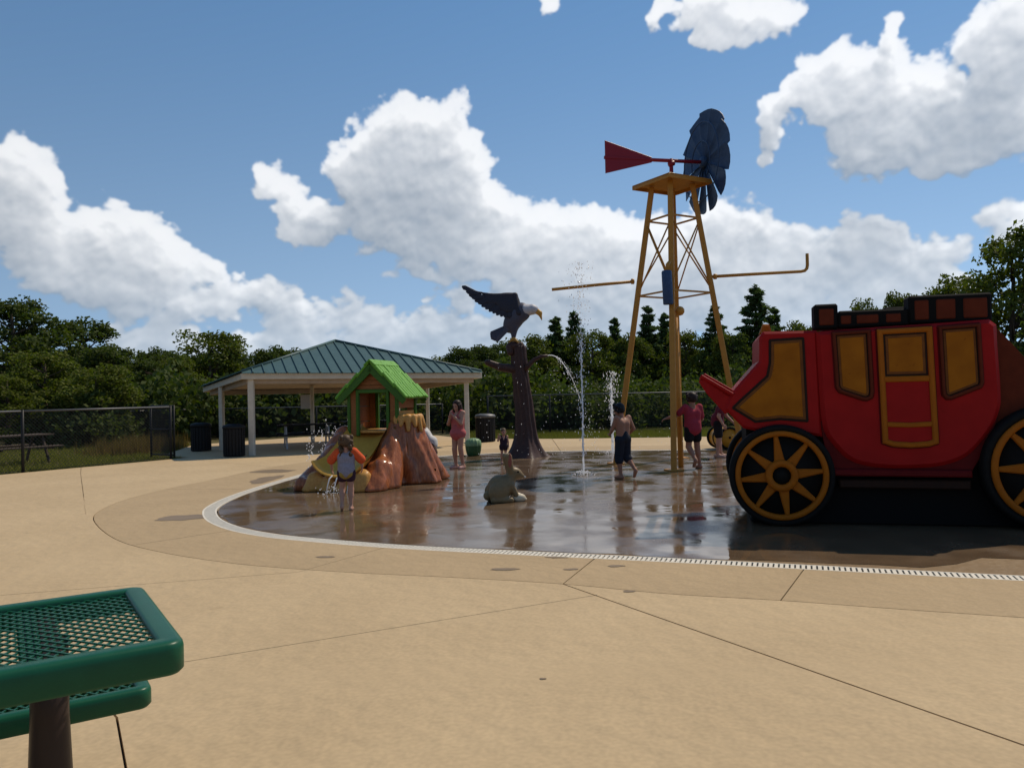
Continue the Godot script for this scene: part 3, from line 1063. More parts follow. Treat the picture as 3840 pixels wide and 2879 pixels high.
# ------------------------------------------------------------------ windmill
func windmill() -> void:
	var C := Vector3(3.55, 0, -17.0)
	var t := thing("windmill", "tall yellow windmill water tower with blue wheel and red tail vane", "windmill", C)
	var foot := [Vector3(-0.37, 0, 1.36), Vector3(1.33, 0, 0.35), Vector3(0.35, 0, -1.35), Vector3(-1.3, 0, -0.35)]
	var H := 6.02
	var tops := []
	for i in 4:
		tops.append(foot[i] * 0.315 + Vector3(0, H, 0))
	for i in 4:
		var st := mb()
		beam(st, foot[i], tops[i], 0.115, 0.115, 0.015, Vector3(foot[i].x, 0, foot[i].z).normalized())
		build(st, "leg", M.mill, t)
		st = mb()
		box(st, foot[i] + Vector3(0, 0.012, 0), Vector3(0.30, 0.024, 0.30), 0.004, Basis(Vector3.UP, 0.26))
		build(st, "base_plate", M.mill, t)
	var on := func(i: int, y: float) -> Vector3:
		return foot[i].lerp(tops[i], y / H)
	for y in [5.28, 3.66]:
		for i in 4:
			var st := mb()
			beam(st, on.call(i, y), on.call((i + 1) % 4, y), 0.035, 0.035)
			build(st, "girt", M.mill, t)
	for i in 4:
		for s in 2:
			var st := mb(true)
			var a: Vector3 = on.call(i, 5.2 if s == 0 else 3.75)
			var b: Vector3 = on.call((i + 1) % 4, 3.75 if s == 0 else 5.2)
			var off := Vector3(a.x + b.x, 0, a.z + b.z).normalized() * (0.02 if s == 0 else -0.02)
			tube(st, [a + off, b + off], [0.017, 0.017], 6)
			build(st, "brace_rod", M.mill, t)
	# platform: a square plate with a lip, its corner to the viewer
	var xf := Transform3D(Basis(Vector3.UP, 0.53), Vector3(0, H, 0))
	var st4 := mb()
	box(st4, Vector3(0, H + 0.05, 0), Vector3(1.20, 0.035, 1.20), 0.004, xf.basis)
	build(st4, "platform", M.mill, t)
	for k in 4:
		st4 = mb()
		var bs := Basis(Vector3.UP, 0.53 + k * PI / 2)
		box(st4, Vector3(0, H + 0.012, 0) + bs * Vector3(0, 0, 0.585), Vector3(1.21, 0.085, 0.03), 0.004, bs)
		build(st4, "platform_lip", M.mill, t)
	# head: mast, boom, vane and wheel share one turning frame whose x runs to the wheel
	var hb := Transform3D(Basis(Vector3.UP, atan2(0.208, 0.978)), Vector3(0, 6.56, 0))
	var st := mb(true)
	tube(st, [Vector3(0, H + 0.06, 0), Vector3(0, 6.6, 0)], [0.045, 0.04], 10)
	tube(st, [hb * Vector3(-0.05, -0.09, 0), hb * Vector3(0.06, -0.04, 0)], [0.06, 0.06], 8)
	build(st, "mast", M.mill_red, t)
	st = mb(true)
	tube(st, [hb * Vector3(-0.6, 0, 0), hb * Vector3(0.82, 0, 0)], [0.038, 0.04], 10)
	build(st, "boom", M.mill_red, t)
	st = mb()
	prism(st, pts2([-1.50, 0.37, -1.50, -0.33, -0.45, -0.055, -0.45, 0.055]), -0.02, 0.02, 0.006, hb)
	build(st, "tail_vane", M.mill_red, t)
	st = mb()
	prism(st, pts2([-1.52, 0.04, -1.52, -0.02, -0.45, -0.02, -0.45, 0.02]), -0.035, 0.035, 0.006, hb)
	build(st, "vane_rib", M.mill_red, t)
	var hub_c := hb * Vector3(0.78, 0, 0)
	st = mb(true)
	lathe(st, [Vector2(0.0, -0.09), Vector2(0.10, -0.09), Vector2(0.12, -0.05), Vector2(0.12, 0.06), Vector2(0.06, 0.10), Vector2(0, 0.11)], 16, Transform3D(hb.basis * Basis(Vector3(0, 0, 1), -PI / 2), hub_c))
	var wheel := build(st, "wheel_hub", M.mill_blue, t)
	var R := 1.12
	var NB := 12
	for k in NB:
		var an := TAU * (k + 0.3) / NB
		var bs := hb.basis * Basis(Vector3(1, 0, 0), an)
		st = mb()
		var rows := []
		for q in 6:
			var rr := lerpf(0.10, R, q / 5.0)
			var half := lerpf(0.035, 0.315, q / 5.0) * (0.88 if q == 5 else 1.0)
			var row := []
			for w in 5:
				var z := lerpf(-half, half, w / 4.0)
				var x := z * 0.13 + (1.0 - pow(absf(z) / maxf(half, 0.01), 2.0)) * 0.03
				row.append(hub_c + bs * Vector3(x, rr - (0.05 * pow(absf(z) / half, 2.0) if q == 5 else 0.0), z))
			rows.append(row)
		var nrm := bs * Vector3(0.006, 0, 0)
		for q in 5:
			for w in 4:
				quad(st, rows[q][w] + nrm, rows[q][w + 1] + nrm, rows[q + 1][w + 1] + nrm, rows[q + 1][w] + nrm)
				quad(st, rows[q][w + 1] - nrm, rows[q][w] - nrm, rows[q + 1][w] - nrm, rows[q + 1][w + 1] - nrm)
		for w in 4:
			quad(st, rows[5][w] + nrm, rows[5][w + 1] + nrm, rows[5][w + 1] - nrm, rows[5][w] - nrm)
		build(st, "blade", M.mill_blue, t)
	for rr in [0.45, 0.85]:
		st = mb(true)
		var pts := []
		for k in 33:
			pts.append(hub_c + hb.basis * Vector3(-0.09, cos(TAU * k / 32.0) * rr, sin(TAU * k / 32.0) * rr))
		tube(st, pts, [0.014], 6, false)
		build(st, "wheel_ring", M.mill_blue, t)
	# water arms
	st = mb(true)
	tube(st, [Vector3(-0.82, 3.99, -0.22), Vector3(-1.6, 3.94, -0.26), Vector3(-2.63, 3.86, -0.30)], [0.034], 10)
	build(st, "spray_arm", M.mill, t)
	st = mb(true)
	tube(st, [Vector3(0.78, 4.0, 0.2), Vector3(1.8, 4.04, 0.2), Vector3(2.68, 4.07, 0.2), Vector3(2.76, 4.085, 0.2), Vector3(2.805, 4.13, 0.2), Vector3(2.82, 4.2, 0.2), Vector3(2.82, 4.45, 0.2)], [0.034], 10)
	build(st, "spray_arm", M.mill, t)
	for p in [Vector3(-0.86, 3.99, -0.22), Vector3(0.84, 4.0, 0.2)]:
		st = mb(true)
		tube(st, [p - Vector3(0.03, 0, 0), p + Vector3(0.03, 0, 0)], [0.06, 0.06], 12)
		build(st, "flange", M.mill, t)
	st = mb(true)
	lathe(st, [Vector2(0, 0), Vector2(0.095, 0), Vector2(0.105, 0.02), Vector2(0.105, 0.66), Vector2(0.09, 0.69), Vector2(0, 0.69)], 18, Transform3D(Basis(Vector3(0, 0, 1), 0.03), Vector3(-0.33, 3.34, 0.98)))
	build(st, "water_bucket", M.mill_blue, t)
	st = mb(true)
	tube(st, [Vector3(-0.32, 4.0, 0.95), Vector3(-0.32, 4.16, 0.94), Vector3(-0.26, 4.22, 0.86)], [0.04], 8)
	build(st, "bucket_spout", M.mill, t)
	st = mb(true)
	lathe(st, [Vector2(0, -0.1), Vector2(0.06, -0.08), Vector2(0.095, -0.03), Vector2(0.095, 0.03), Vector2(0.06, 0.08), Vector2(0, 0.1)], 14, Transform3D(Basis(), Vector3(-0.06, 3.22, 0.80)))
	tube(st, [Vector3(-0.06, 3.22, 0.80), Vector3(-0.2, 3.22, 0.72)], [0.03], 8)
	build(st, "float_ball", M.mill, t)
	st = mb(true)
	tube(st, [Vector3(-0.1, 0.0, 0.75), Vector3(-0.12, 3.1, 0.62)], [0.055, 0.055], 10)
	build(st, "riser_pipe", M.mill, t)

# ------------------------------------------------------------------ eagle on its trunk
func eagle() -> void:
	var t := thing("tree_trunk_sculpture", "brown sculpted tree trunk with flared roots holding up the eagle", "sculpture", Vector3(0.28, 0, -19.75))
	var n := noise(55, 1.0, 3)
	var rows := []
	var seg := 56
	for j in 40:
		var h := 2.78 * j / 39.0
		var cx := lerpf(0.04, -0.10, smoothstep(0.5, 2.78, h))
		var row := []
		for k in seg:
			var an := TAU * k / seg
			var base := lerpf(0.245, 0.185, h / 2.78) + 0.20 * exp(-h * 3.4)
			var lobes := 0.5 + 0.5 * cos(an * 5.0 + 0.7)
			base += 0.20 * pow(lobes, 2.0) * exp(-h * 3.6)
			base += 0.018 * sin(an * 13.0 + h * 1.3 + n.get_noise_2d(h * 0.7, an) * 3.0) + 0.022 * n.get_noise_3d(cos(an) * 2.0, h * 1.2, sin(an) * 2.0)
			row.append(Vector3(cx + cos(an) * base, h, -sin(an) * base))
		rows.append(row)
	var st := mb(true)
	for j in 39:
		for k in seg:
			var k2 := (k + 1) % seg
			quad(st, rows[j][k], rows[j][k2], rows[j + 1][k2], rows[j + 1][k])
	for k in seg:
		tri(st, rows[39][k], rows[39][(k + 1) % seg], Vector3(-0.10, 2.80, 0))
	build(st, "trunk", M.bark, t)
	st = mb(true)
	nets(st, [cap(Vector3(-0.2, 2.20, 0.05), Vector3(-0.55, 2.25, 0.1), 0.12, 0.095), cap(Vector3(-0.55, 2.25, 0.1), Vector3(-0.88, 2.38, 0.12), 0.095, 0.08)], 0.03)
	build(st, "branch_stub", M.bark, t)
	st = mb(true)
	tube(st, [Vector3(0.02, 2.16, 0.1), Vector3(0.16, 2.30, 0.15), Vector3(0.30, 2.43, 0.15), Vector3(0.46, 2.50, 0.15), Vector3(0.62, 2.515, 0.15)], [0.075, 0.062, 0.05, 0.042, 0.036], 12)
	build(st, "water_branch", M.bark, t)
	st = mb(true)
	nets(st, [ell(Vector3(-0.20, 2.78, 0.02), Vector3(0.19, 0.12, 0.17)), cap(Vector3(-0.30, 2.62, 0.1), Vector3(-0.34, 2.76, 0.05), 0.09, 0.08), cap(Vector3(-0.02, 2.72, 0.06), Vector3(-0.05, 2.8, 0.05), 0.10, 0.09)], 0.028)
	build(st, "knot", M.bark, t)
	# eagle, facing right, wings raised
	var e := thing("eagle_statue", "bald eagle statue with dark raised wings and white head on trunk", "statue", Vector3(0.18, 2.86, -19.7))
	st = mb(true)
	nets(st, [ell(Vector3(-0.07, 0.62, 0), Vector3(0.235, 0.42, 0.21), 0.06, Basis(Vector3(0, 0, 1), -0.58)), ell(Vector3(0.12, 0.76, 0), Vector3(0.20, 0.22, 0.17), 0.08), cap(Vector3(-0.10, 0.35, 0.07), Vector3(-0.12, 0.10, 0.07), 0.095, 0.05, 0.06), cap(Vector3(-0.10, 0.35, -0.07), Vector3(-0.12, 0.10, -0.07), 0.095, 0.05, 0.06)], 0.025)
	build(st, "body", M.feather_grey, e)
	st = mb(true)
	nets(st, [cap(Vector3(0.17, 0.80, 0), Vector3(0.33, 0.83, 0), 0.185, 0.13, 0.05), ell(Vector3(0.38, 0.82, 0), Vector3(0.145, 0.12, 0.115), 0.05)], 0.02)
	build(st, "head", M.eagle_white, e)
	st = mb(true)
	nets(st, [cap(Vector3(0.46, 0.79, 0), Vector3(0.55, 0.73, 0), 0.08, 0.062, 0.03), cap(Vector3(0.55, 0.73, 0), Vector3(0.60, 0.56, 0), 0.058, 0.014, 0.03)], 0.013)
	build(st, "beak", M.beak, e)
	for s in [-1.0, 1.0]:
		st = mb(true)
		lathe(st, [Vector2(0, -0.018), Vector2(0.013, -0.012), Vector2(0.018, 0), Vector2(0.013, 0.012), Vector2(0, 0.018)], 8, Transform3D(Basis(), Vector3(0.445, 0.83, s * 0.085)))
		build(st, "eye", M.black, e)
		st = mb(true)
		var pr := []
		for k in 4:
			var an: float = [0.5, 0.0, -0.5, PI][k]
			var b := Vector3(-0.12, 0.03, s * 0.08)
			pr.append(cap(b + Vector3(0, 0.08, 0), b + Vector3(cos(an) * 0.09, 0.005, sin(an) * 0.09), 0.04, 0.026, 0.02))
			pr.append(cap(b + Vector3(cos(an) * 0.09, 0.005, sin(an) * 0.09), b + Vector3(cos(an) * 0.13, -0.05, sin(an) * 0.13), 0.022, 0.008, 0.01))
		nets(st, pr, 0.013)
		build(st, "talon", M.claw, e)
	# tail: a fan of overlapping plates
	for k in 7:
		var sp := (k - 3) / 3.0
		st = mb()
		var bs := Basis(Vector3(0, 1, 0), 0.12) * Basis(Vector3(0, 0, 1), 0.60 + sp * 0.20)
		var tx := Transform3D(bs, Vector3(-0.16, 0.46, sp * 0.05))
		prism(st, pts2([0.0, -0.05 - absf(sp) * 0.01, 0.02, 0.05, -0.60 + absf(sp) * 0.05, 0.055, -0.64 + absf(sp) * 0.05, 0.0, -0.60 + absf(sp) * 0.05, -0.055]), sp * 0.05 - 0.022, sp * 0.05 + 0.022, 0.008, tx)
		build(st, "tail_feather", M.feather_grey, e)
	for s in [1.0, -1.0]:
		var wg := Node3D.new()
		wg.name = "wing"
		e.add_child(wg, true)
		wg.position = Vector3(0.0, 0.72, s * 0.13)
		wg.rotation = Vector3(-s * 0.30, s * 0.22, 0.0) if s > 0 else Vector3(0.72, -1.12, -0.12)
		# shoulder and covert, then the flight feathers fanned below the leading edge
		var lead := [Vector2(-0.02, 0.54), Vector2(-0.30, 0.52), Vector2(-0.62, 0.53), Vector2(-0.98, 0.56), Vector2(-1.34, 0.71)]
		st = mb(true)
		nets(st, [cap(Vector3(0.02, 0.0, 0), Vector3(-0.02, 0.50, 0), 0.10, 0.055, 0.05), cap(Vector3(-0.02, 0.50, 0), Vector3(-0.62, 0.49, 0), 0.055, 0.036, 0.04), cap(Vector3(-0.62, 0.49, 0), Vector3(-1.24, 0.64, 0), 0.036, 0.016, 0.03), ell(Vector3(-0.22, 0.28, 0), Vector3(0.30, 0.27, 0.05), 0.06), ell(Vector3(-0.60, 0.38, 0), Vector3(0.30, 0.15, 0.035), 0.05)], 0.024)
		build(st, "covert", M.feather, wg)
		for k in 15:
			var f := k / 14.0
			var a := (Vector2(-0.06, 0.10)).lerp(Vector2(-1.02, 0.56), f)
			var b := [Vector2(-0.16, -0.06), Vector2(-0.24, -0.11), Vector2(-0.34, -0.11), Vector2(-0.44, -0.09), Vector2(-0.54, -0.05), Vector2(-0.63, 0.0), Vector2(-0.72, 0.05), Vector2(-0.81, 0.11), Vector2(-0.90, 0.18), Vector2(-0.98, 0.25), Vector2(-1.06, 0.32), Vector2(-1.13, 0.40), Vector2(-1.20, 0.48), Vector2(-1.27, 0.58), Vector2(-1.36, 0.72)][k] as Vector2
			var d := (b - a).normalized()
			var w := Vector2(-d.y, d.x) * 0.062
			st = mb()
			var zz := (k % 2) * 0.012 - 0.006 + f * 0.01
			prism(st, [a + w * 0.7, a - w * 0.7, b - d * 0.07 - w, b - w * 0.35, b + w * 0.2, b - d * 0.06 + w], zz - 0.011, zz + 0.011, 0.004)
			build(st, "feather", M.feather, wg)

# ------------------------------------------------------------------ slide with a hut on a stump
func slide() -> void:
	var t := thing("stump_slide", "glossy brown tree stump slide with yellow chute and green roofed hut", "slide", Vector3(-2.58, 0, -14.55), -0.26)
	# local: +z is the way the chute runs
	var prims := [
		cap(Vector3(-0.05, 0.0, -0.35), Vector3(-0.05, 0.52, -0.35), 0.62, 0.40, 0.12),
		cap(Vector3(0.68, 0.0, -0.16), Vector3(0.60, 0.92, -0.16), 0.44, 0.315, 0.10),
		cap(Vector3(0.30, 0.3, -0.3), Vector3(0.36, 0.66, -0.3), 0.40, 0.26, 0.10),
		cap(Vector3(0.50, 0.0, 0.75), Vector3(0.44, 0.92, 0.02), 0.31, 0.22, 0.12),
		cap(Vector3(0.52, -0.05, 1.25), Vector3(0.50, 0.30, 0.85), 0.17, 0.22, 0.16),
		cap(Vector3(-0.80, -0.02, 1.05), Vector3(-0.60, 0.90, -0.10), 0.21, 0.17, 0.10),
		cap(Vector3(-0.82, 0.0, 1.05), Vector3(-0.72, 0.10, 1.25), 0.18, 0.15, 0.1),
		cap(Vector3(0.0, 0.0, 0.5), Vector3(0.0, 0.55, 0.1), 0.5, 0.35, 0.12),
		cap(Vector3(0.0, 0.05, 0.95), Vector3(0.0, 0.12, 0.4), 0.30, 0.40, 0.12),
		cap(Vector3(-0.7, 0.0, -0.8), Vector3(-0.3, 0.5, -0.5), 0.16, 0.25, 0.12),
		cap(Vector3(1.05, -0.02, -0.75), Vector3(0.7, 0.6, -0.4), 0.16, 0.26, 0.12),
		cap(Vector3(1.12, -0.02, -0.1), Vector3(0.75, 0.6, -0.2), 0.16, 0.26, 0.12),
		["sc", Vector3(-0.06, 1.30, -0.15), Vector3(-0.06, 0.62, 1.35), 0.40, 0.46, 0.06],
		["sc", Vector3(-0.06, 0.80, 1.2), Vector3(-0.06, 0.66, 2.0), 0.46, 0.50, 0.06],
	]
	var n := noise(66, 1.5, 3)
	var ridges := func(p: Vector3) -> float:
		var an := atan2(p.x, p.z + 0.3)
		return 0.020 * sin(an * 24.0 + n.get_noise_3d(p.x, p.y * 0.5, p.z) * 5.0) + 0.02 * n.get_noise_3d(p.x * 2.0, p.y * 0.8, p.z * 2.0)
	var st := mb(true)
	nets(st, prims, 0.034, ridges, 0.0)
	build(st, "stump", M.stump, t)
	# chute: a trough from the doorway to the landing
	st = mb(true)
	var L := [Vector3(-0.06, 0.93, -0.34), Vector3(-0.06, 0.90, -0.12), Vector3(-0.06, 0.74, 0.22), Vector3(-0.06, 0.50, 0.60), Vector3(-0.06, 0.33, 0.92), Vector3(-0.06, 0.27, 1.15), Vector3(-0.06, 0.26, 1.34)]
	var rows := []
	for i in L.size():
		var row := []
		for k in 13:
			var a := lerpf(-1.32, 1.32, k / 12.0)
			var w := lerpf(0.37, 0.49, float(i) / (L.size() - 1))
			row.append(L[i] + Vector3(sin(a) * w, (1.0 - cos(a)) * w * 0.72, 0))
		rows.append(row)
	for i in L.size() - 1:
		for k in 12:
			quad(st, rows[i][k], rows[i + 1][k], rows[i + 1][k + 1], rows[i][k + 1])
			quad(st, rows[i][k + 1] - Vector3(0, 0.03, 0), rows[i + 1][k + 1] - Vector3(0, 0.03, 0), rows[i + 1][k] - Vector3(0, 0.03, 0), rows[i][k] - Vector3(0, 0.03, 0))
	for k in 12:
		var e: Array = rows[L.size() - 1]
		quad(st, e[k] - Vector3(0, 0.03, 0), e[k + 1] - Vector3(0, 0.03, 0), e[k + 1], e[k])
	build(st, "chute", M.slide_yellow, t)
	# pale cut root ends below the landing
	st = mb(true)
	nets(st, [cap(Vector3(-0.60, 0.0, 1.28), Vector3(-0.52, 0.18, 1.22), 0.17, 0.15, 0.05), cap(Vector3(-0.30, 0.0, 1.26), Vector3(-0.28, 0.12, 1.2), 0.17, 0.13, 0.05), cap(Vector3(0.05, 0.0, 1.25), Vector3(0.05, 0.1, 1.2), 0.17, 0.13, 0.05), cap(Vector3(0.36, 0.0, 1.25), Vector3(0.36, 0.22, 1.2), 0.16, 0.14, 0.05)], 0.03, ridges, 0.0)
	build(st, "root_ends", M.cut_wood, t)
	# pale drips over the top of the stump
	st = mb(true)
	var dr := [ell(Vector3(0.60, 1.19, -0.16), Vector3(0.30, 0.07, 0.30), 0.03)]
	for k in 9:
		var an := -1.2 + k * 0.42
		var o := Vector3(sin(an), 0, cos(an))
		dr.append(cap(Vector3(0.60, 1.20, -0.16) + o * 0.25, Vector3(0.60, [0.98, 1.04, 0.93, 1.06, 0.97, 1.05, 0.95, 1.03, 1.0][k], -0.16) + o * 0.325, 0.065, 0.035, 0.025))
	nets(st, dr, 0.022)
	build(st, "stump_rim", M.cut_wood, t)
	# hut
	var hut := Node3D.new()
	hut.name = "hut"
	t.add_child(hut, true)
	hut.position = Vector3(0.05, 0.92, -0.32)
	hut.rotation.y = 0.0
	var hw := 0.46
	var hd := 0.41
	var eave := 0.80
	var peak := 1.22
	for s in [-1.0, 1.0]:
		# front and back gables of boards with a doorway between green posts
		for k in 5:
			var y0 := eave + k * 0.085
			var half := hw * (1.0 - (y0 - eave) / (peak - eave))
			var half2 := hw * (1.0 - (y0 + 0.08 - eave) / (peak - eave))
			st = mb()
			prism(st, [Vector2(-half, y0), Vector2(half, y0), Vector2(maxf(half2, 0.01), y0 + 0.08), Vector2(-maxf(half2, 0.01), y0 + 0.08)], s * hd - 0.02, s * hd + 0.02, 0.005)
			build(st, "gable_board", M.hut_wood, hut)
		for x in [-0.40, 0.40]:
			st = mb()
			box(st, Vector3(x, 0.38, s * hd), Vector3(0.13, 0.84, 0.04), 0.006)
			build(st, "wall_board", M.hut_wood, hut)
		for x in [-0.30, 0.30, -0.475, 0.475]:
			st = mb()
			box(st, Vector3(x, 0.38, s * (hd + 0.015)), Vector3(0.06, 0.86, 0.07), 0.01)
			build(st, "corner_post", M.hut_green, hut)
		st = mb()
		box(st, Vector3(0, eave - 0.03, s * (hd + 0.02)), Vector3(0.66, 0.07, 0.07), 0.01)
		build(st, "lintel", M.hut_green, hut)
	# right wall: upper board, gap, sill board; left wall of wide boards
	for q in [[1.0, 0.62, 0.34, 0], [1.0, 0.30, 0.20, 1], [1.0, 0.07, 0.22, 1], [-1.0, 0.64, 0.28, 0], [-1.0, 0.35, 0.28, 0], [-1.0, 0.06, 0.28, 0]]:
		st = mb()
		box(st, Vector3(q[0] * (hw + 0.0), q[1], 0), Vector3(0.035, q[2], hd * 2.0 - 0.06), 0.006)
		build(st, "wall_board", M.hut_wood if q[3] == 0 else M.cut_wood, hut)
	st = mb()
	box(st, Vector3(0, 0.03, 0), Vector3(hw * 2.0 - 0.08, 0.05, hd * 2.0), 0.008)
	build(st, "floor", M.cut_wood, hut)
	# roof: three courses of shingles a side
	var slope := atan2(peak - eave, hw)
	var run := (hw + 0.22) / cos(slope)
	for s in [-1.0, 1.0]:
		st = mb()
		var rb := Basis(Vector3(0, 0, 1), -s * slope)
		box(st, Vector3(0, peak + 0.03, 0) + rb * Vector3(s * run * 0.5, 0, 0), Vector3(run, 0.04, hd * 2.0 + 0.24), 0.006, rb)
		build(st, "roof_deck", M.hut_green, hut)
		for c in 3:
			for k in 9:
				st = mb()
				var w := (hd * 2.0 + 0.28) / 9.0
				var jig := rng.randf_range(-0.012, 0.012)
				box(st, Vector3(0, peak + 0.06, 0) + rb * Vector3(s * (run * (0.19 + c * 0.325) + jig), 0.018 + 0.004 * (k % 2), -hd - 0.14 + w * (k + 0.5)), Vector3(run * 0.39, 0.05 + rng.randf_range(-0.008, 0.012), w - 0.01), 0.012, rb * Basis(Vector3(0, 0, 1), -s * 0.09))
				build(st, "shingle", M.shingle, hut)
	st = mb()
	for s in [-1.0, 1.0]:
		var rb2 := Basis(Vector3(0, 0, 1), -s * 0.7)
		box(st, Vector3(s * 0.05, peak + 0.075, 0), Vector3(0.16, 0.03, hd * 2.0 + 0.30), 0.006, rb2)
	build(st, "ridge_cap", M.shingle, hut)
	for s in [-1.0, 1.0]:
		for f in [-1.0, 1.0]:
			st = mb()
			var rb3 := Basis(Vector3(0, 0, 1), -s * slope)
			box(st, Vector3(0, peak - 0.015, f * (hd + 0.11)) + rb3 * Vector3(s * run * 0.5, -0.03, 0), Vector3(run, 0.10, 0.035), 0.006, rb3)
			build(st, "barge_board", M.hut_green, hut)

# ------------------------------------------------------------------ stagecoach
func wheel_part(parent: Node3D, c: Vector3, R: float, turn: float) -> void:
	var w := Node3D.new()
	w.name = "wheel"
	parent.add_child(w, true)
	w.position = c
	var face := Transform3D(Basis(Vector3(1, 0, 0), PI / 2), Vector3.ZERO)
	var st := mb(true)
	lathe(st, [Vector2(R * 0.86, -0.17), Vector2(R * 0.97, -0.16), Vector2(R, -0.13), Vector2(R, 0.0), Vector2(R * 0.985, 0.03), Vector2(R * 0.94, 0.045), Vector2(R * 0.88, 0.03), Vector2(R * 0.86, 0.0)], 56, face)
	build(st, "tyre", M.tyre, w)
	st = mb(true)
	lathe(st, [Vector2(R * 0.885, -0.02), Vector2(R * 0.88, 0.045), Vector2(R * 0.86, 0.06), Vector2(R * 0.80, 0.06), Vector2(R * 0.775, 0.045), Vector2(R * 0.77, -0.02)], 56, face)
	build(st, "rim", M.orange, w)
	st = mb(true)
	lathe(st, [Vector2(0, -0.17), Vector2(R * 0.9, -0.17), Vector2(R * 0.9, -0.005), Vector2(0, -0.005)], 40, face)
	build(st, "backing_disc", M.tyre, w)
	st = mb(true)
	lathe(st, [Vector2(R * 0.31, -0.01), Vector2(R * 0.31, 0.07), Vector2(R * 0.29, 0.09), Vector2(R * 0.20, 0.09), Vector2(R * 0.175, 0.07), Vector2(R * 0.17, 0.02)], 32, face)
	build(st, "hub", M.orange, w)
	st = mb(true)
	lathe(st, [Vector2(R * 0.176, 0.0), Vector2(R * 0.17, 0.05), Vector2(0, 0.055)], 24, face)
	build(st, "hub_cap", M.tyre, w)
	for k in 8:
		st = mb()
		var a := turn + TAU * k / 8.0
		prism(st, [Vector2(R * 0.28, -R * 0.10), Vector2(R * 0.79, -R * 0.038), Vector2(R * 0.79, R * 0.038), Vector2(R * 0.28, R * 0.10)], -0.008, 0.045, 0.014, Transform3D(Basis(Vector3(0, 0, 1), a), Vector3.ZERO))
		build(st, "spoke", M.orange, w)

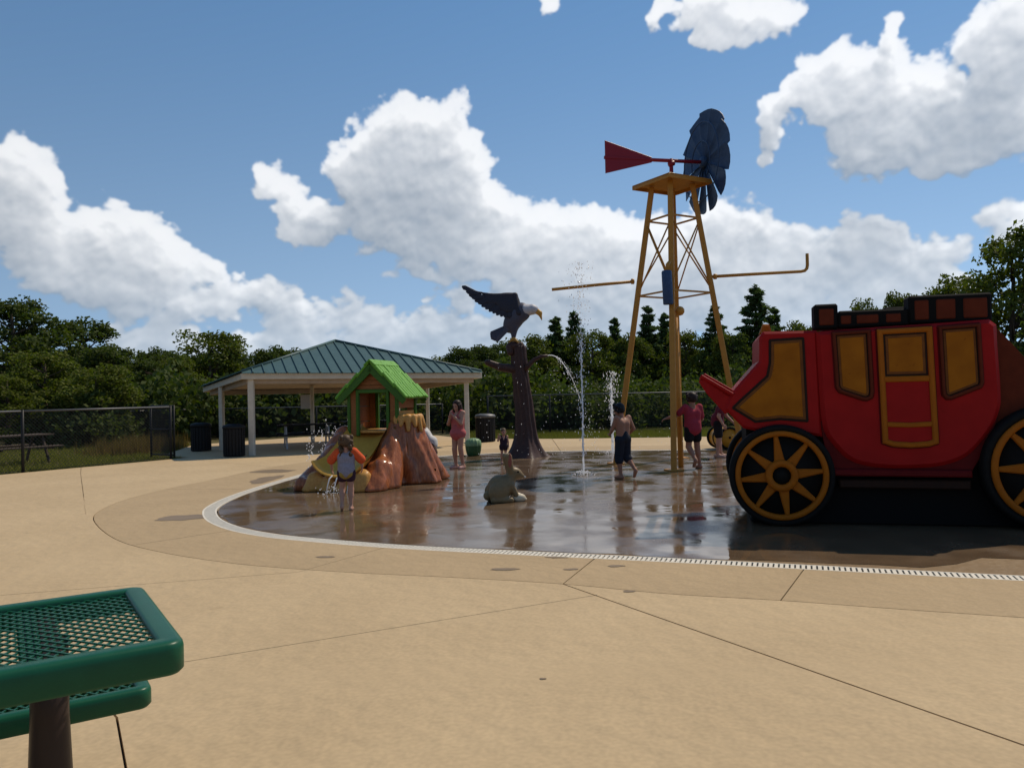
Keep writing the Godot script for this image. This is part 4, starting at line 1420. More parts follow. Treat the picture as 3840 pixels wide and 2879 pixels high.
func coach() -> void:
	var t := thing("stagecoach", "large red play stagecoach with amber panels and black orange wheels", "stagecoach", Vector3(3.064, 0, -9.129), -0.2443)
	var V := func(a: Array) -> PackedVector2Array:
		return PackedVector2Array(pts2(a))
	var zb := -1.72
	var body := PackedVector2Array(pts2([0.455, 2.235, 1.1, 2.262, 1.7, 2.280, 2.25, 2.303]))
	body.append_array(spline(pts2([2.322, 2.24, 2.327, 1.993, 2.345, 1.50, 2.325, 1.297, 2.221, 1.066, 2.005, 0.81, 1.763, 0.70, 1.45, 0.665, 1.084, 0.672, 0.80, 0.745, 0.614, 0.928, 0.505, 1.142, 0.473, 1.60]), 4, false))
	var st := mb()
	prism(st, body, zb, -0.03, 0.045)
	build(st, "body", M.red, t)
	var drv: PackedVector2Array = V.call([-0.123, 2.262, 0.47, 2.252, 0.50, 1.02, 0.129, 1.10, -0.254, 1.10, -0.373, 1.13, -0.579, 1.356, -0.530, 1.503, -0.446, 1.614, -0.176, 1.918, -0.168, 2.20])
	st = mb()
	prism(st, drv, zb + 0.08, -0.07, 0.03)
	build(st, "driver_box", M.red, t)
	# amber panels with dark painted outlines, on both sides
	var sides := [Transform3D(), Transform3D(Basis(Vector3(1, 0, 0), Vector3(0, 1, 0), Vector3(0, 0, -1)), Vector3(0, 0, zb - 0.03))]
	for s in 2:
		var xf: Transform3D = sides[s]
		var dp: PackedVector2Array = V.call([-0.052, 2.153, 0.314, 2.165, 0.324, 1.756, 0.338, 1.205, 0.044, 1.233, -0.237, 1.205, -0.488, 1.371, -0.426, 1.432, -0.091, 1.736, -0.058, 1.890])
		var dz := 0.0 if s == 0 else -0.04
		st = mb()
		prism(st, grow(dp, 0.014, true), -0.08 - dz, -0.058 - dz, 0.004, xf)
		build(st, "panel_outline", M.umber, t)
		st = mb()
		prism(st, grow(dp, -0.014), -0.07 - dz, -0.051 - dz, 0.004, xf)
		build(st, "panel_border", M.brown_paint, t)
		st = mb()
		prism(st, grow(dp, -0.045, true), -0.06 - dz, -0.046 - dz, 0.004, xf)
		build(st, "driver_panel", M.amber, t)
		for w in [[0.625, 2.217, 1.025, 2.231, 1.046, 1.53, 1.030, 1.462, 0.975, 1.437, 0.936, 1.439, 0.685, 1.534, 0.650, 1.59], [1.727, 2.239, 2.141, 2.257, 2.161, 1.605, 2.14, 1.558, 1.835, 1.434, 1.79, 1.437, 1.755, 1.475, 1.747, 1.53]]:
			var wp: PackedVector2Array = V.call(w)
			st = mb()
			prism(st, grow(wp, 0.016, true), -0.06, -0.026, 0.004, xf)
			build(st, "window_outline", M.dark_red, t)
			st = mb()
			rim(st, wp, 0.034, -0.03, 0.012, xf)
			build(st, "window_frame", M.trunk_brown, t)
			st = mb()
			prism(st, grow(wp, -0.03), -0.04, -0.022, 0.002, xf)
			build(st, "window_border", M.umber, t)
			st = mb()
			prism(st, grow(wp, -0.046), -0.03, -0.018, 0.003, xf)
			build(st, "panel_border", M.brown_paint, t)
			st = mb()
			prism(st, grow(wp, -0.072), -0.03, -0.013, 0.004, xf)
			build(st, "window_panel", M.amber, t)
		var door: PackedVector2Array = V.call([1.094, 2.232, 1.660, 2.245, 1.697, 0.945, 1.60, 0.912, 1.419, 0.898, 1.23, 0.912, 1.124, 0.950])
		st = mb()
		prism(st, grow(door, 0.016, true), -0.06, -0.024, 0.004, xf)
		build(st, "door_outline", M.dark_red, t)
		st = mb()
		prism(st, door, -0.05, -0.008, 0.006, xf)
		var dm := build(st, "door", M.red, t)
		st = mb()
		rim(st, door, 0.06, -0.02, 0.022, xf)
		build(st, "door_frame", M.orange, dm)
		for rail in [[1.15, 1.70, 1.62, 1.70, 1.62, 1.635, 1.155, 1.635], [1.17, 1.19, 1.40, 1.178, 1.64, 1.19, 1.64, 1.135, 1.40, 1.125, 1.17, 1.135]]:
			st = mb()
			prism(st, V.call(rail), -0.02, 0.016, 0.01, xf)
			build(st, "door_rail", M.orange, dm)
		st = mb()
		prism(st, V.call([1.156, 2.176, 1.602, 2.188, 1.610, 1.70, 1.164, 1.70]), -0.02, -0.002, 0.004, xf)
		build(st, "door_window_border", M.umber, dm)
		st = mb()
		prism(st, V.call([1.178, 2.154, 1.580, 2.165, 1.588, 1.722, 1.186, 1.722]), -0.02, 0.002, 0.003, xf)
		build(st, "panel_border", M.brown_paint, dm)
		st = mb()
		prism(st, V.call([1.205, 2.126, 1.552, 2.137, 1.560, 1.75, 1.212, 1.75]), -0.02, 0.006, 0.004, xf)
		build(st, "door_window", M.amber, dm)
		# running boards
		st = mb()
		prism(st, V.call([0.60, 0.655, 2.03, 0.645, 2.03, 0.566, 0.61, 0.579]), -0.16, -0.01, 0.015, xf)
		build(st, "sill_beam", M.dark_red, t)
		st = mb()
		prism(st, V.call([0.66, 0.534, 2.03, 0.534, 2.03, 0.426, 0.67, 0.437]), -0.2, -0.06, 0.015, xf)
		build(st, "sill_beam", M.umber, t)
		# footboard: two slanting side boards
		st = mb()
		prism(st, V.call([-0.876, 1.690, -0.850, 1.715, -0.814, 1.722, -0.50, 1.50, -0.46, 1.34, -0.579, 1.30, -0.788, 1.549]), -0.24, -0.10, 0.014, xf)
		build(st, "footboard_side", M.red, t)
		if s == 0:
			for z in [-0.11, -0.36]:
				st = mb()
				var ax := Vector3(0.845, -0.535, 0.0)
				var bz := Vector3(0.22, 0.30, 0.93).cross(ax).cross(ax).normalized() * -1.0
				box(st, Vector3(-0.67 + (0.03 if z < -0.2 else 0.0), 1.63 + (0.02 if z < -0.2 else 0.0), z), Vector3(0.44, 0.035, 0.12), 0.01, Basis(ax, bz.cross(ax), bz))
				build(st, "footboard_rail", M.red, t)
		st = mb()
		prism(st, V.call([0.48, 1.2, 2.31, 1.2, 2.2, 0.9, 2.04, 0.62, 0.62, 0.62, 0.52, 0.9]), -0.3, -0.085, 0.006, xf)
		build(st, "lower_panel", M.dark_red, t)
	for k in 3:
		st = mb()
		var p := Vector2(-0.80, 1.62).lerp(Vector2(-0.55, 1.42), k / 2.0)
		box(st, Vector3(p.x, p.y, zb * 0.5 - 0.02), Vector3(0.09, 0.035, 1.22), 0.008, Basis(Vector3(0, 0, 1), -0.62))
		build(st, "footboard_plank", M.red, t)
	st = mb()
	prism(st, V.call([-0.153, 2.25, -0.106, 2.373, -0.032, 2.369, 0.0, 2.25]), -0.5, -0.36, 0.02)
	build(st, "seat_knob", M.orange, t)
	# luggage along the roof
	for q in [[0.447, 0.706, 2.265, 2.555, [[0.50, 0.66]]], [0.708, 1.452, 2.270, 2.468, [[0.735, 0.845], [0.905, 1.135], [1.215, 1.37]]], [1.455, 2.300, 2.285, 2.605, [[1.515, 1.66], [1.735, 1.93], [2.01, 2.25]]]]:
		var lg := Node3D.new()
		lg.name = "luggage"
		t.add_child(lg, true)
		st = mb()
		for z in ([-0.24, zb + 0.20] if q[0] > 0.5 else [-0.24]):
			st = mb()
			box(st, Vector3((q[0] + q[1]) * 0.5, (q[2] + q[3]) * 0.5, z), Vector3(q[1] - q[0], q[3] - q[2], 0.26), 0.02)
			build(st, "trunk_box", M.black, lg)
		for p in q[4]:
			for z in ([-0.115, zb + 0.075] if q[0] > 0.5 else [-0.115]):
				st = mb()
				box(st, Vector3((p[0] + p[1]) * 0.5, (q[2] + q[3]) * 0.5 - 0.005, z), Vector3(p[1] - p[0], q[3] - q[2] - 0.10, 0.03), 0.01)
				build(st, "trunk_panel", M.trunk_brown, lg)
	# leather boot at the back
	st = mb()
	prism(st, V.call([2.30, 2.27, 2.36, 2.20, 2.50, 2.03, 2.62, 1.87, 2.76, 1.62, 2.90, 1.30, 2.86, 1.0, 2.30, 1.0]), zb + 0.15, -0.16, 0.05)
	build(st, "rear_boot", M.trunk_brown, t)
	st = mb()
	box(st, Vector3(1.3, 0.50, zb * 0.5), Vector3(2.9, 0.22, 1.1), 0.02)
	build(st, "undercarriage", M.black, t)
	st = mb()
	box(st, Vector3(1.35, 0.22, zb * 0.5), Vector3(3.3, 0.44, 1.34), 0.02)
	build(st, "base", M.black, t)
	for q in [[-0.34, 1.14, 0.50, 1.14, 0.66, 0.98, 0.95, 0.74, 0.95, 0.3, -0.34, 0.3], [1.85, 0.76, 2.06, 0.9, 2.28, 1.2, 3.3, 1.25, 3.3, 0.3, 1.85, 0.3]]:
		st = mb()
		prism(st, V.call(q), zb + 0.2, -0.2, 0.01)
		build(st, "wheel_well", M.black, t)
	for x in [0.033, 2.79]:
		st = mb(true)
		tube(st, [Vector3(x, 0.6, -0.1), Vector3(x, 0.6, zb + 0.05)], [0.07], 12)
		build(st, "axle", M.black, t)
		st = mb()
		box(st, Vector3(x, 0.82 if x < 1.0 else 0.86, zb * 0.5), Vector3(0.7, 0.5, 1.15), 0.03)
		build(st, "bolster", M.umber, t)
	for z in [0.0, zb + 0.14]:
		wheel_part(t, Vector3(0.033, 0.585, z), 0.585, 0.12)
		wheel_part(t, Vector3(2.79, 0.675, z), 0.675, 0.02)

# ------------------------------------------------------------------ small play things
func rabbit() -> void:
	var t := thing("rabbit_statue", "tan rabbit statue with upright ears squirting water on wet floor", "statue", Vector3(-0.14, 0.0, -11.68), 0.30)
	var st := mb(true)
	nets(st, [ell(Vector3(-0.08, 0.20, 0), Vector3(0.185, 0.20, 0.15), 0.05), ell(Vector3(-0.13, 0.15, 0.11), Vector3(0.15, 0.14, 0.07), 0.03), ell(Vector3(-0.13, 0.15, -0.11), Vector3(0.15, 0.14, 0.07), 0.03), cap(Vector3(0.03, 0.24, 0), Vector3(0.10, 0.36, 0), 0.12, 0.085, 0.05), ell(Vector3(0.16, 0.415, 0), Vector3(0.115, 0.085, 0.08), 0.04, Basis(Vector3(0, 0, 1), -0.4)), cap(Vector3(0.22, 0.39, 0), Vector3(0.275, 0.365, 0), 0.055, 0.035, 0.03), cap(Vector3(0.08, 0.24, 0.08), Vector3(0.16, 0.07, 0.085), 0.05, 0.04, 0.03), cap(Vector3(0.08, 0.24, -0.08), Vector3(0.16, 0.07, -0.085), 0.05, 0.04, 0.03), cap(Vector3(-0.2, 0.04, 0.12), Vector3(0.05, 0.035, 0.14), 0.05, 0.045, 0.03), cap(Vector3(-0.2, 0.04, -0.12), Vector3(0.05, 0.035, -0.14), 0.05, 0.045, 0.03), ell(Vector3(-0.26, 0.1, 0), Vector3(0.07, 0.07, 0.06), 0.03),
		cap(Vector3(0.085, 0.45, 0.045), Vector3(0.045, 0.66, 0.06), 0.045, 0.058, 0.03), cap(Vector3(0.085, 0.45, -0.045), Vector3(0.045, 0.66, -0.06), 0.045, 0.058, 0.03), ["se", Vector3(0.06, 0.61, 0.122), Vector3(0.036, 0.14, 0.024), Basis(), 0.01], ["se", Vector3(0.06, 0.61, -0.122), Vector3(0.036, 0.14, 0.024), Basis(), 0.01]], 0.014, null, 0.0)
	build(st, "body", M.rabbit, t)
	for s in [-1.0, 1.0]:
		st = mb(true)
		nets(st, [ell(Vector3(0.058, 0.61, s * 0.096), Vector3(0.030, 0.11, 0.012), 0.01)], 0.007)
		build(st, "inner_ear", M.rabbit_ear, t)
		st = mb(true)
		nets(st, [ell(Vector3(0.20, 0.05, s * 0.075), Vector3(0.10, 0.065, 0.06), 0.02), cap(Vector3(0.25, 0.04, s * 0.075 - 0.02), Vector3(0.29, 0.03, s * 0.075 - 0.022), 0.028, 0.022, 0.01), cap(Vector3(0.25, 0.04, s * 0.075 + 0.02), Vector3(0.29, 0.03, s * 0.075 + 0.022), 0.028, 0.022, 0.01)], 0.01, null, 0.0)
		build(st, "paw", M.rabbit_white, t)
		st = mb(true)
		lathe(st, [Vector2(0, -0.016), Vector2(0.014, -0.008), Vector2(0.016, 0), Vector2(0.014, 0.008), Vector2(0, 0.016)], 8, Transform3D(Basis(), Vector3(0.19, 0.435, s * 0.075)))
		build(st, "eye", M.black, t)
	st = mb(true)
	tube(st, [Vector3(0.26, 0.375, 0), Vector3(0.33, 0.34, 0)], [0.014, 0.012], 8)
	build(st, "nozzle", M.steel, t)

func small_things() -> void:
	for q in [["round black litter bin in front of the front pavilion post", -7.78, -21.95, 0.29, 0.92], ["black litter bin farthest left beside pavilion side post", -9.75, -24.6, 0.30, 0.90], ["black lidded litter bin between right pavilion post and eagle trunk", -0.92, -26.3, 0.33, 0.95]]:
		var t := thing("litter_bin", q[0], "litter bin", Vector3(q[1], 0, q[2]), 0.0, "litter bins round the pavilion")
		var st := mb(true)
		lathe(st, [Vector2(0, 0.02), Vector2(q[3] * 0.86, 0.02), Vector2(q[3] * 0.9, 0.06), Vector2(q[3] * 0.95, q[4] * 0.8), Vector2(q[3] * 0.95, q[4] * 0.82)], 24)
		build(st, "liner", M.bin, t)
		for k in 20:
			var a := TAU * k / 20.0
			st = mb()
			box(st, Vector3(cos(a) * q[3] * 0.97, q[4] * 0.43, sin(a) * q[3] * 0.97), Vector3(0.02, q[4] * 0.82, q[3] * 0.22), 0.004, Basis(Vector3.UP, -a))
			build(st, "slat", M.bin, t)
		st = mb(true)
		lathe(st, [Vector2(q[3] * 0.45, q[4] * 0.99), Vector2(q[3] * 0.95, q[4] * 0.95), Vector2(q[3] * 1.06, q[4] * 0.9), Vector2(q[3] * 1.06, q[4] * 0.85), Vector2(q[3] * 0.9, q[4] * 0.84)], 24)
		build(st, "lid", M.bin if q[1] < -5 else M.galv, t)
	var c := thing("barrel_cactus", "squat green barrel cactus figure with pale green top", "cactus figure", Vector3(-1.04, 0, -20.5))
	c.scale = Vector3(0.68, 0.92, 0.68)
	var rows := []
	var st2 := mb(true)
	for part in 2:
		st2 = mb(true)
		rows = []
		var prof: Array = [[0.20, 0.0], [0.24, 0.03], [0.28, 0.16], [0.295, 0.28]] if part == 0 else [[0.295, 0.28], [0.30, 0.33], [0.27, 0.42], [0.20, 0.47], [0.10, 0.49], [0.001, 0.49]]
		for p in prof:
			var row := []
			for k in 48:
				var a := TAU * k / 48.0
				var r: float = p[0] * (1.0 + 0.06 * cos(a * 12.0))
				row.append(Vector3(cos(a) * r, p[1], -sin(a) * r))
			rows.append(row)
		for j in rows.size() - 1:
			for k in 48:
				quad(st2, rows[j][k], rows[j][(k + 1) % 48], rows[j + 1][(k + 1) % 48], rows[j + 1][k])
		build(st2, "lower_body" if part == 0 else "crown", M.cactus if part == 0 else M.cactus_top, c)
	var y := thing("barrel", "yellow barrel on its side with black rims behind windmill leg", "barrel", Vector3(5.62, 0.30, -20.9), 0.15)
	var fx := Transform3D(Basis(Vector3(1, 0, 0), PI / 2), Vector3.ZERO)
	st2 = mb(true)
	lathe(st2, [Vector2(0, -0.5), Vector2(0.25, -0.5), Vector2(0.285, -0.25), Vector2(0.29, 0.0), Vector2(0.285, 0.2), Vector2(0.25, 0.30), Vector2(0, 0.30)], 28, fx)
	build(st2, "drum", M.barrel, y)
	for z in [-0.48, -0.1, 0.29]:
		st2 = mb(true)
		lathe(st2, [Vector2(0.25, z - 0.03), Vector2(0.30, z - 0.03), Vector2(0.30, z + 0.03), Vector2(0.25, z + 0.03)], 28, fx)
		build(st2, "hoop", M.black, y)
	st2 = mb(true)
	tube(st2, [Vector3(0, 0.02, 0.29), Vector3(0, 0.02, 0.33)], [0.03], 10)
	build(st2, "bung", M.black, y)

# ------------------------------------------------------------------ near picnic table
func mesh_top(parent: Node3D, lx: float, lz: float, y: float, th: float, rimw: float) -> void:
	# rolled rim: a rounded box section round the edge; local x runs along the table, z across, corner at the origin
	var cr := 0.055
	var prof := [[0.012, -th], [0.0, -th + 0.012], [0.0, -0.022], [0.003, -0.010], [0.010, -0.003], [0.022, 0.0], [rimw - 0.012, 0.0], [rimw - 0.003, -0.004], [rimw, -0.012], [rimw, -0.03]]
	var rings := []
	for p in prof:
		var path := PackedVector2Array()
		var r := maxf(cr - p[0], 0.004)
		var m: float = p[0] + r
		for q in [[m, m, PI, 1.5 * PI], [lx - m, m, 1.5 * PI, TAU], [lx - m, lz - m, 0.0, 0.5 * PI], [m, lz - m, 0.5 * PI, PI]]:
			for k in 7:
				var an := lerpf(q[2], q[3], k / 6.0)
				path.append(Vector2(q[0] + cos(an) * r, q[1] + sin(an) * r))
		rings.append(path)
	var st := mb(true)
	for i in prof.size() - 1:
		for k in 28:
			var k2 := (k + 1) % 28
			var a: Vector2 = rings[i][k]
			var b: Vector2 = rings[i][k2]
			var c: Vector2 = rings[i + 1][k2]
			var d: Vector2 = rings[i + 1][k]
			quad(st, Vector3(a.x, y + prof[i][1], a.y), Vector3(d.x, y + prof[i + 1][1], d.y), Vector3(c.x, y + prof[i + 1][1], c.y), Vector3(b.x, y + prof[i][1], b.y))
	build(st, "rim", M.table_green, parent)
	# expanded metal: slanting strands both ways, diamonds longer along the table
	st = mb()
	var x0 := rimw - 0.01
	var x1 := lx - rimw + 0.01
	var z0 := rimw - 0.01
	var z1 := lz - rimw + 0.01
	var px := 0.040
	var pz := 0.058
	var W := x1 - x0
	var Hh := z1 - z0
	for dir in [1.0, -1.0]:
		var slope := pz / px
		var k := -int(W * slope / pz) - 2
		while k * pz < Hh + 0.001:
			var c0 := k * pz
			# z = z0 + c0 + slope * s, s along x
			var s0 := 0.0
			var s1 := W
			if c0 < 0.0:
				s0 = -c0 / slope
			if c0 + slope * W > Hh:
				s1 = (Hh - c0) / slope
			if s1 - s0 > 0.01:
				var za := z0 + c0 + slope * s0
				var zb := z0 + c0 + slope * s1
				var xa := x0 + s0
				var xb := x0 + s1
				if dir < 0.0:
					xa = x1 - s0
					xb = x1 - s1
				beam(st, Vector3(xa, y - 0.016 + dir * 0.0012, za), Vector3(xb, y - 0.016 + dir * 0.0012, zb), 0.0068, 0.005, 0.0)
			k += 1
	build(st, "expanded_metal", M.table_green, parent)
	st = mb()
	for x in [0.36 * lx / 1.8 + 0.03, 0.5 * lx, lx - 0.4]:
		box(st, Vector3(x, y - 0.045, lz * 0.5), Vector3(0.05, 0.045, lz - rimw * 1.4), 0.004)
	build(st, "cross_brace", M.table_green, parent)

func near_table() -> void:
	# its x runs away to the left, its z across to the far side
	var t := thing("picnic_table", "green expanded metal picnic table with brown post in the foreground", "picnic table", Vector3(-0.992, 0, -2.372))
	var e1 := Vector3(-0.838, 0, 0.545)
	var e2 := Vector3(-0.545, 0, -0.838)
	t.basis = Basis(e1, Vector3.UP, e2)
	var top := Node3D.new()
	top.name = "table_top"
	t.add_child(top, true)
	mesh_top(top, 1.85, 0.87, 0.88, 0.10, 0.075)
	var seat := Node3D.new()
	seat.name = "seat"
	t.add_child(seat, true)
	seat.position = Vector3(-0.05, 0, 1.0)
	mesh_top(seat, 1.85, 0.28, 0.43, 0.085, 0.06)
	for x in [0.34, 1.5]:
		var st := mb(true)
		lathe(st, [Vector2(0.0, 0.0), Vector2(0.09, 0.0), Vector2(0.088, 0.03), Vector2(0.066, 0.06), Vector2(0.064, 0.4), Vector2(0.056, 0.6), Vector2(0.056, 0.84), Vector2(0, 0.84)], 24, Transform3D(Basis(), Vector3(x, 0, 0.43)))
		build(st, "post", M.post_brown, t)
		st = mb()
		box(st, Vector3(x, 0.82, 0.43), Vector3(0.06, 0.05, 0.6), 0.006)
		build(st, "top_bracket", M.post_brown, t)
		st = mb(true)
		tube(st, [Vector3(x, 0.18, 0.45), Vector3(x, 0.2, 0.95), Vector3(x, 0.26, 1.08), Vector3(x, 0.38, 1.13)], [0.03], 10)
		build(st, "seat_arm", M.post_brown, t)

# ------------------------------------------------------------------ people
var head_mesh: Mesh
var hand_mesh := []

func make_head_and_hands() -> void:
	# head one unit tall from chin to crown, looking along +z
	var st := mb(true)
	nets(st, [ell(Vector3(0, 0.12, -0.05), Vector3(0.36, 0.39, 0.44), 0.05), ell(Vector3(0, -0.17, 0.08), Vector3(0.285, 0.33, 0.33), 0.12), ell(Vector3(0, -0.42, 0.24), Vector3(0.12, 0.08, 0.10), 0.08),
		["se", Vector3(0.155, 0.01, 0.43), Vector3(0.085, 0.05, 0.07), Basis(), 0.06], ["se", Vector3(-0.155, 0.01, 0.43), Vector3(0.085, 0.05, 0.07), Basis(), 0.06],
		cap(Vector3(0, 0.04, 0.37), Vector3(0, -0.11, 0.45), 0.035, 0.06, 0.05), cap(Vector3(-0.09, -0.255, 0.35), Vector3(0.09, -0.255, 0.35), 0.028, 0.028, 0.03), cap(Vector3(-0.07, -0.305, 0.34), Vector3(0.07, -0.305, 0.34), 0.03, 0.03, 0.03),
		ell(Vector3(0.37, -0.03, -0.02), Vector3(0.05, 0.12, 0.085), 0.03), ell(Vector3(-0.37, -0.03, -0.02), Vector3(0.05, 0.12, 0.085), 0.03)], 0.036)
	st.generate_normals()
	head_mesh = st.commit()
	# hand one unit long hanging down from the wrist, palm towards -x for the left hand, thumb forward
	for s in [1.0, -1.0]:
		st = mb(true)
		var pr := [ell(Vector3(0, -0.25, 0), Vector3(0.10, 0.27, 0.20), 0.04), cap(Vector3(0, 0.04, 0), Vector3(0, -0.1, 0), 0.13, 0.12, 0.05)]
		for f in 4:
			var z := 0.15 - f * 0.10
			var ln: float = [0.38, 0.44, 0.41, 0.32][f]
			var k1 := Vector3(-0.01 * s, -0.44, z)
			var k2 := k1 + Vector3(-0.07 * s, -ln * 0.5, z * 0.12)
			var k3 := k2 + Vector3(-0.14 * s, -ln * 0.42, z * 0.05)
			pr.append(cap(k1, k2, 0.052, 0.048, 0.012))
			pr.append(cap(k2, k3, 0.048, 0.040, 0.012))
		pr.append(cap(Vector3(-0.03 * s, -0.16, 0.16), Vector3(-0.09 * s, -0.33, 0.30), 0.07, 0.058, 0.03))
		pr.append(cap(Vector3(-0.09 * s, -0.33, 0.30), Vector3(-0.13 * s, -0.50, 0.31), 0.055, 0.045, 0.012))
		nets(st, pr, 0.032)
		st.generate_normals()
		hand_mesh.append(st.commit())

func person(label: String, at: Vector3, facing: Vector2, H: float, pose: Dictionary, skin: Color, hair: Color, head_share: float, look: Vector2, wear: Array, hair_kind: String) -> Node3D:
	var t := thing("person", label, "person", at, atan2(facing.x, facing.y))
	var J := {"pel": Vector3(0, 0.53, 0), "chest": Vector3(0, 0.70, 0), "neck": Vector3(0, 0.80, -0.005)}
	for s in [1.0, -1.0]:
		var k := "L" if s > 0 else "R"
		J["sh" + k] = Vector3(s * 0.100, 0.775, 0)
		J["el" + k] = Vector3(s * 0.135, 0.615, -0.015)
		J["wr" + k] = Vector3(s * 0.14, 0.475, 0.03)
		J["hip" + k] = Vector3(s * 0.050, 0.50, 0)
		J["kn" + k] = Vector3(s * 0.055, 0.275, 0.012)
		J["an" + k] = Vector3(s * 0.057, 0.042, -0.01)
		J["to" + k] = Vector3(s * 0.065, 0.018, 0.085)
	for k in pose:
		J[k] = pose[k]
	for k in J:
		J[k] *= H
	var cell := clampf(H * 0.0105, 0.0095, 0.015)
	var torso := func(g: float) -> Array:
		var o := Vector3(0.032 * H, 0, 0)
		return [cap(J.pel + o, J.chest + o * 1.3, 0.060 * H + g, 0.062 * H + g, 0.03), cap(J.pel - o, J.chest - o * 1.3, 0.060 * H + g, 0.062 * H + g, 0.03), cap(J.chest + o, J.shL, 0.060 * H + g, 0.036 * H + g, 0.03), cap(J.chest - o, J.shR, 0.060 * H + g, 0.036 * H + g, 0.03)]
	var hips := func(g: float) -> Array:
		return [cap(J.pel, J.hipL, 0.062 * H + g, 0.060 * H + g, 0.03), cap(J.pel, J.hipR, 0.062 * H + g, 0.060 * H + g, 0.03)]
	var limb := func(a: String, b: String, f: float, ra: float, rb: float, g: float) -> Array:
		var out := []
		for k in ["L", "R"]:
			out.append(cap(J[a + k], J[a + k].lerp(J[b + k], f), ra * H + g, lerpf(ra, rb, f) * H + g, 0.015))
		return out
	var pr: Array = torso.call(0.0)
	pr.append_array(hips.call(0.0))
	pr.append_array(limb.call("sh", "el", 1.0, 0.033, 0.025, 0.0))
	pr.append_array(limb.call("el", "wr", 1.0, 0.025, 0.017, 0.0))
	pr.append_array(limb.call("hip", "kn", 1.0, 0.053, 0.035, 0.0))
	pr.append_array(limb.call("kn", "an", 0.35, 0.034, 0.040, 0.0))
	pr.append_array(limb.call("kn", "an", 1.0, 0.037, 0.021, 0.0))
	for k in ["L", "R"]:
		var heel: Vector3 = J["an" + k] + (J["an" + k] - J["to" + k]) * Vector3(0.3, 0.0, 0.3) - Vector3(0, 0.018 * H, 0)
		pr.append(cap(heel, J["to" + k], 0.024 * H, 0.018 * H, 0.02))
		pr.append(cap(J["an" + k], J["to" + k], 0.022 * H, 0.016 * H, 0.02))
	var hh := head_share * H
	var up: Vector3 = (J.neck - J.chest).normalized()
	var hb := Basis(Vector3.UP, look.x) * Basis(Vector3.RIGHT, look.y)
	var hc: Vector3 = J.neck + up * hh * 0.30 + hb * Vector3(0, hh * 0.26, hh * 0.08)
	pr.append(cap(J.chest + up * 0.04 * H, J.neck, 0.040 * H, 0.032 * H, 0.03))
	pr.append(cap(J.neck, hc - hb * Vector3(0, hh * 0.15, hh * 0.12), 0.032 * H, 0.032 * H, 0.02))
	var st := mb(true)
	nets(st, pr, cell)
	st.generate_normals()
	var hx := Transform3D(hb.scaled(Vector3.ONE * hh), hc)
	st.append_from(head_mesh, 0, hx)
	for i in 2:
		var k: String = ["L", "R"][i]
		var d: Vector3 = (J["wr" + k] - J["el" + k]).normalized()
		var z := Vector3(0, 0, 1)
		z = (z - d * z.dot(d)).normalized() if absf(d.z) < 0.9 else (Vector3.UP - d * d.y).normalized()
		var hl := 0.098 * H
		st.append_from(hand_mesh[i], 0, Transform3D(Basis((-d).cross(z), -d, z).scaled(Vector3.ONE * hl), J["wr" + k]))
	var sk := mat(skin, 0.5)
	sk.subsurf_scatter_enabled = true
	sk.subsurf_scatter_strength = 0.08
	put(st.commit(), "body", sk, t)
	for s in [-1.0, 1.0]:
		st = mb(true)
		lathe(st, [Vector2(0, -0.045), Vector2(0.035, -0.03), Vector2(0.05, 0), Vector2(0.035, 0.03), Vector2(0, 0.045)], 8, hx * Transform3D(Basis(), Vector3(s * 0.155, 0.01, 0.375)))
		build(st, "eye", M.black, t)
	# hair in head units
	var hp := [ell(Vector3(0, 0.17, -0.08), Vector3(0.40, 0.40, 0.45), 0.05), ell(Vector3(0, 0.0, -0.22), Vector3(0.37, 0.36, 0.30), 0.06)]
	match hair_kind:
		"long":
			for k in 9:
				var a := lerpf(-2.1, 2.1, k / 8.0)
				var r0 := Vector3(sin(a) * 0.36, 0.05, -cos(a) * 0.38 - 0.04)
				hp.append(cap(r0, r0 * Vector3(1.06, 0, 1.0) + Vector3(0, -0.55, -0.02), 0.13, 0.12, 0.06))
				hp.append(cap(r0 * Vector3(1.06, 0, 1.0) + Vector3(0, -0.55, -0.02), r0 * Vector3(0.95, 0, 0.9) + Vector3(0, -1.05 - 0.12 * sin(k * 2.3), 0.0), 0.12, 0.06, 0.06))
		"curly":
			for k in 34:
				var a := k * 2.4
				var y := lerpf(0.45, -1.0, k / 33.0)
				var w := 0.42 - 0.05 * absf(y)
				if cos(a) < 0.75:
					hp.append(ell(Vector3(sin(a) * w, y, -cos(a) * w * 0.95 - 0.1), Vector3(0.16, 0.19, 0.16), 0.05))
		"bushy":
			for k in 22:
				var a := k * 2.4
				var y := lerpf(0.5, -0.22, k / 21.0)
				if cos(a) < 0.6:
					hp.append(ell(Vector3(sin(a) * 0.38, y, -cos(a) * 0.40 - 0.08), Vector3(0.15, 0.15, 0.15), 0.06))
		"cap":
			hp = [ell(Vector3(0, 0.22, -0.05), Vector3(0.40, 0.36, 0.47), 0.03), cap(Vector3(-0.2, 0.17, 0.36), Vector3(0.2, 0.17, 0.36), 0.03, 0.03, 0.05), cap(Vector3(-0.12, 0.13, 0.62), Vector3(0.12, 0.13, 0.62), 0.03, 0.03, 0.3)]
	hp.append(["se", Vector3(0, -0.12, 0.42), Vector3(0.30, 0.36, 0.34), Basis(), 0.06])
	st = mb(true)
	nets(st, hp, 0.045, null, -1e9, hx)
	build(st, "hair" if hair_kind != "cap" else "cap", surf(blotch(171, hair, hair.darkened(0.45), 0.05, 0.2, 0.3, hair.lightened(0.15), 0.25, 128), 6.0, 0.55), t)
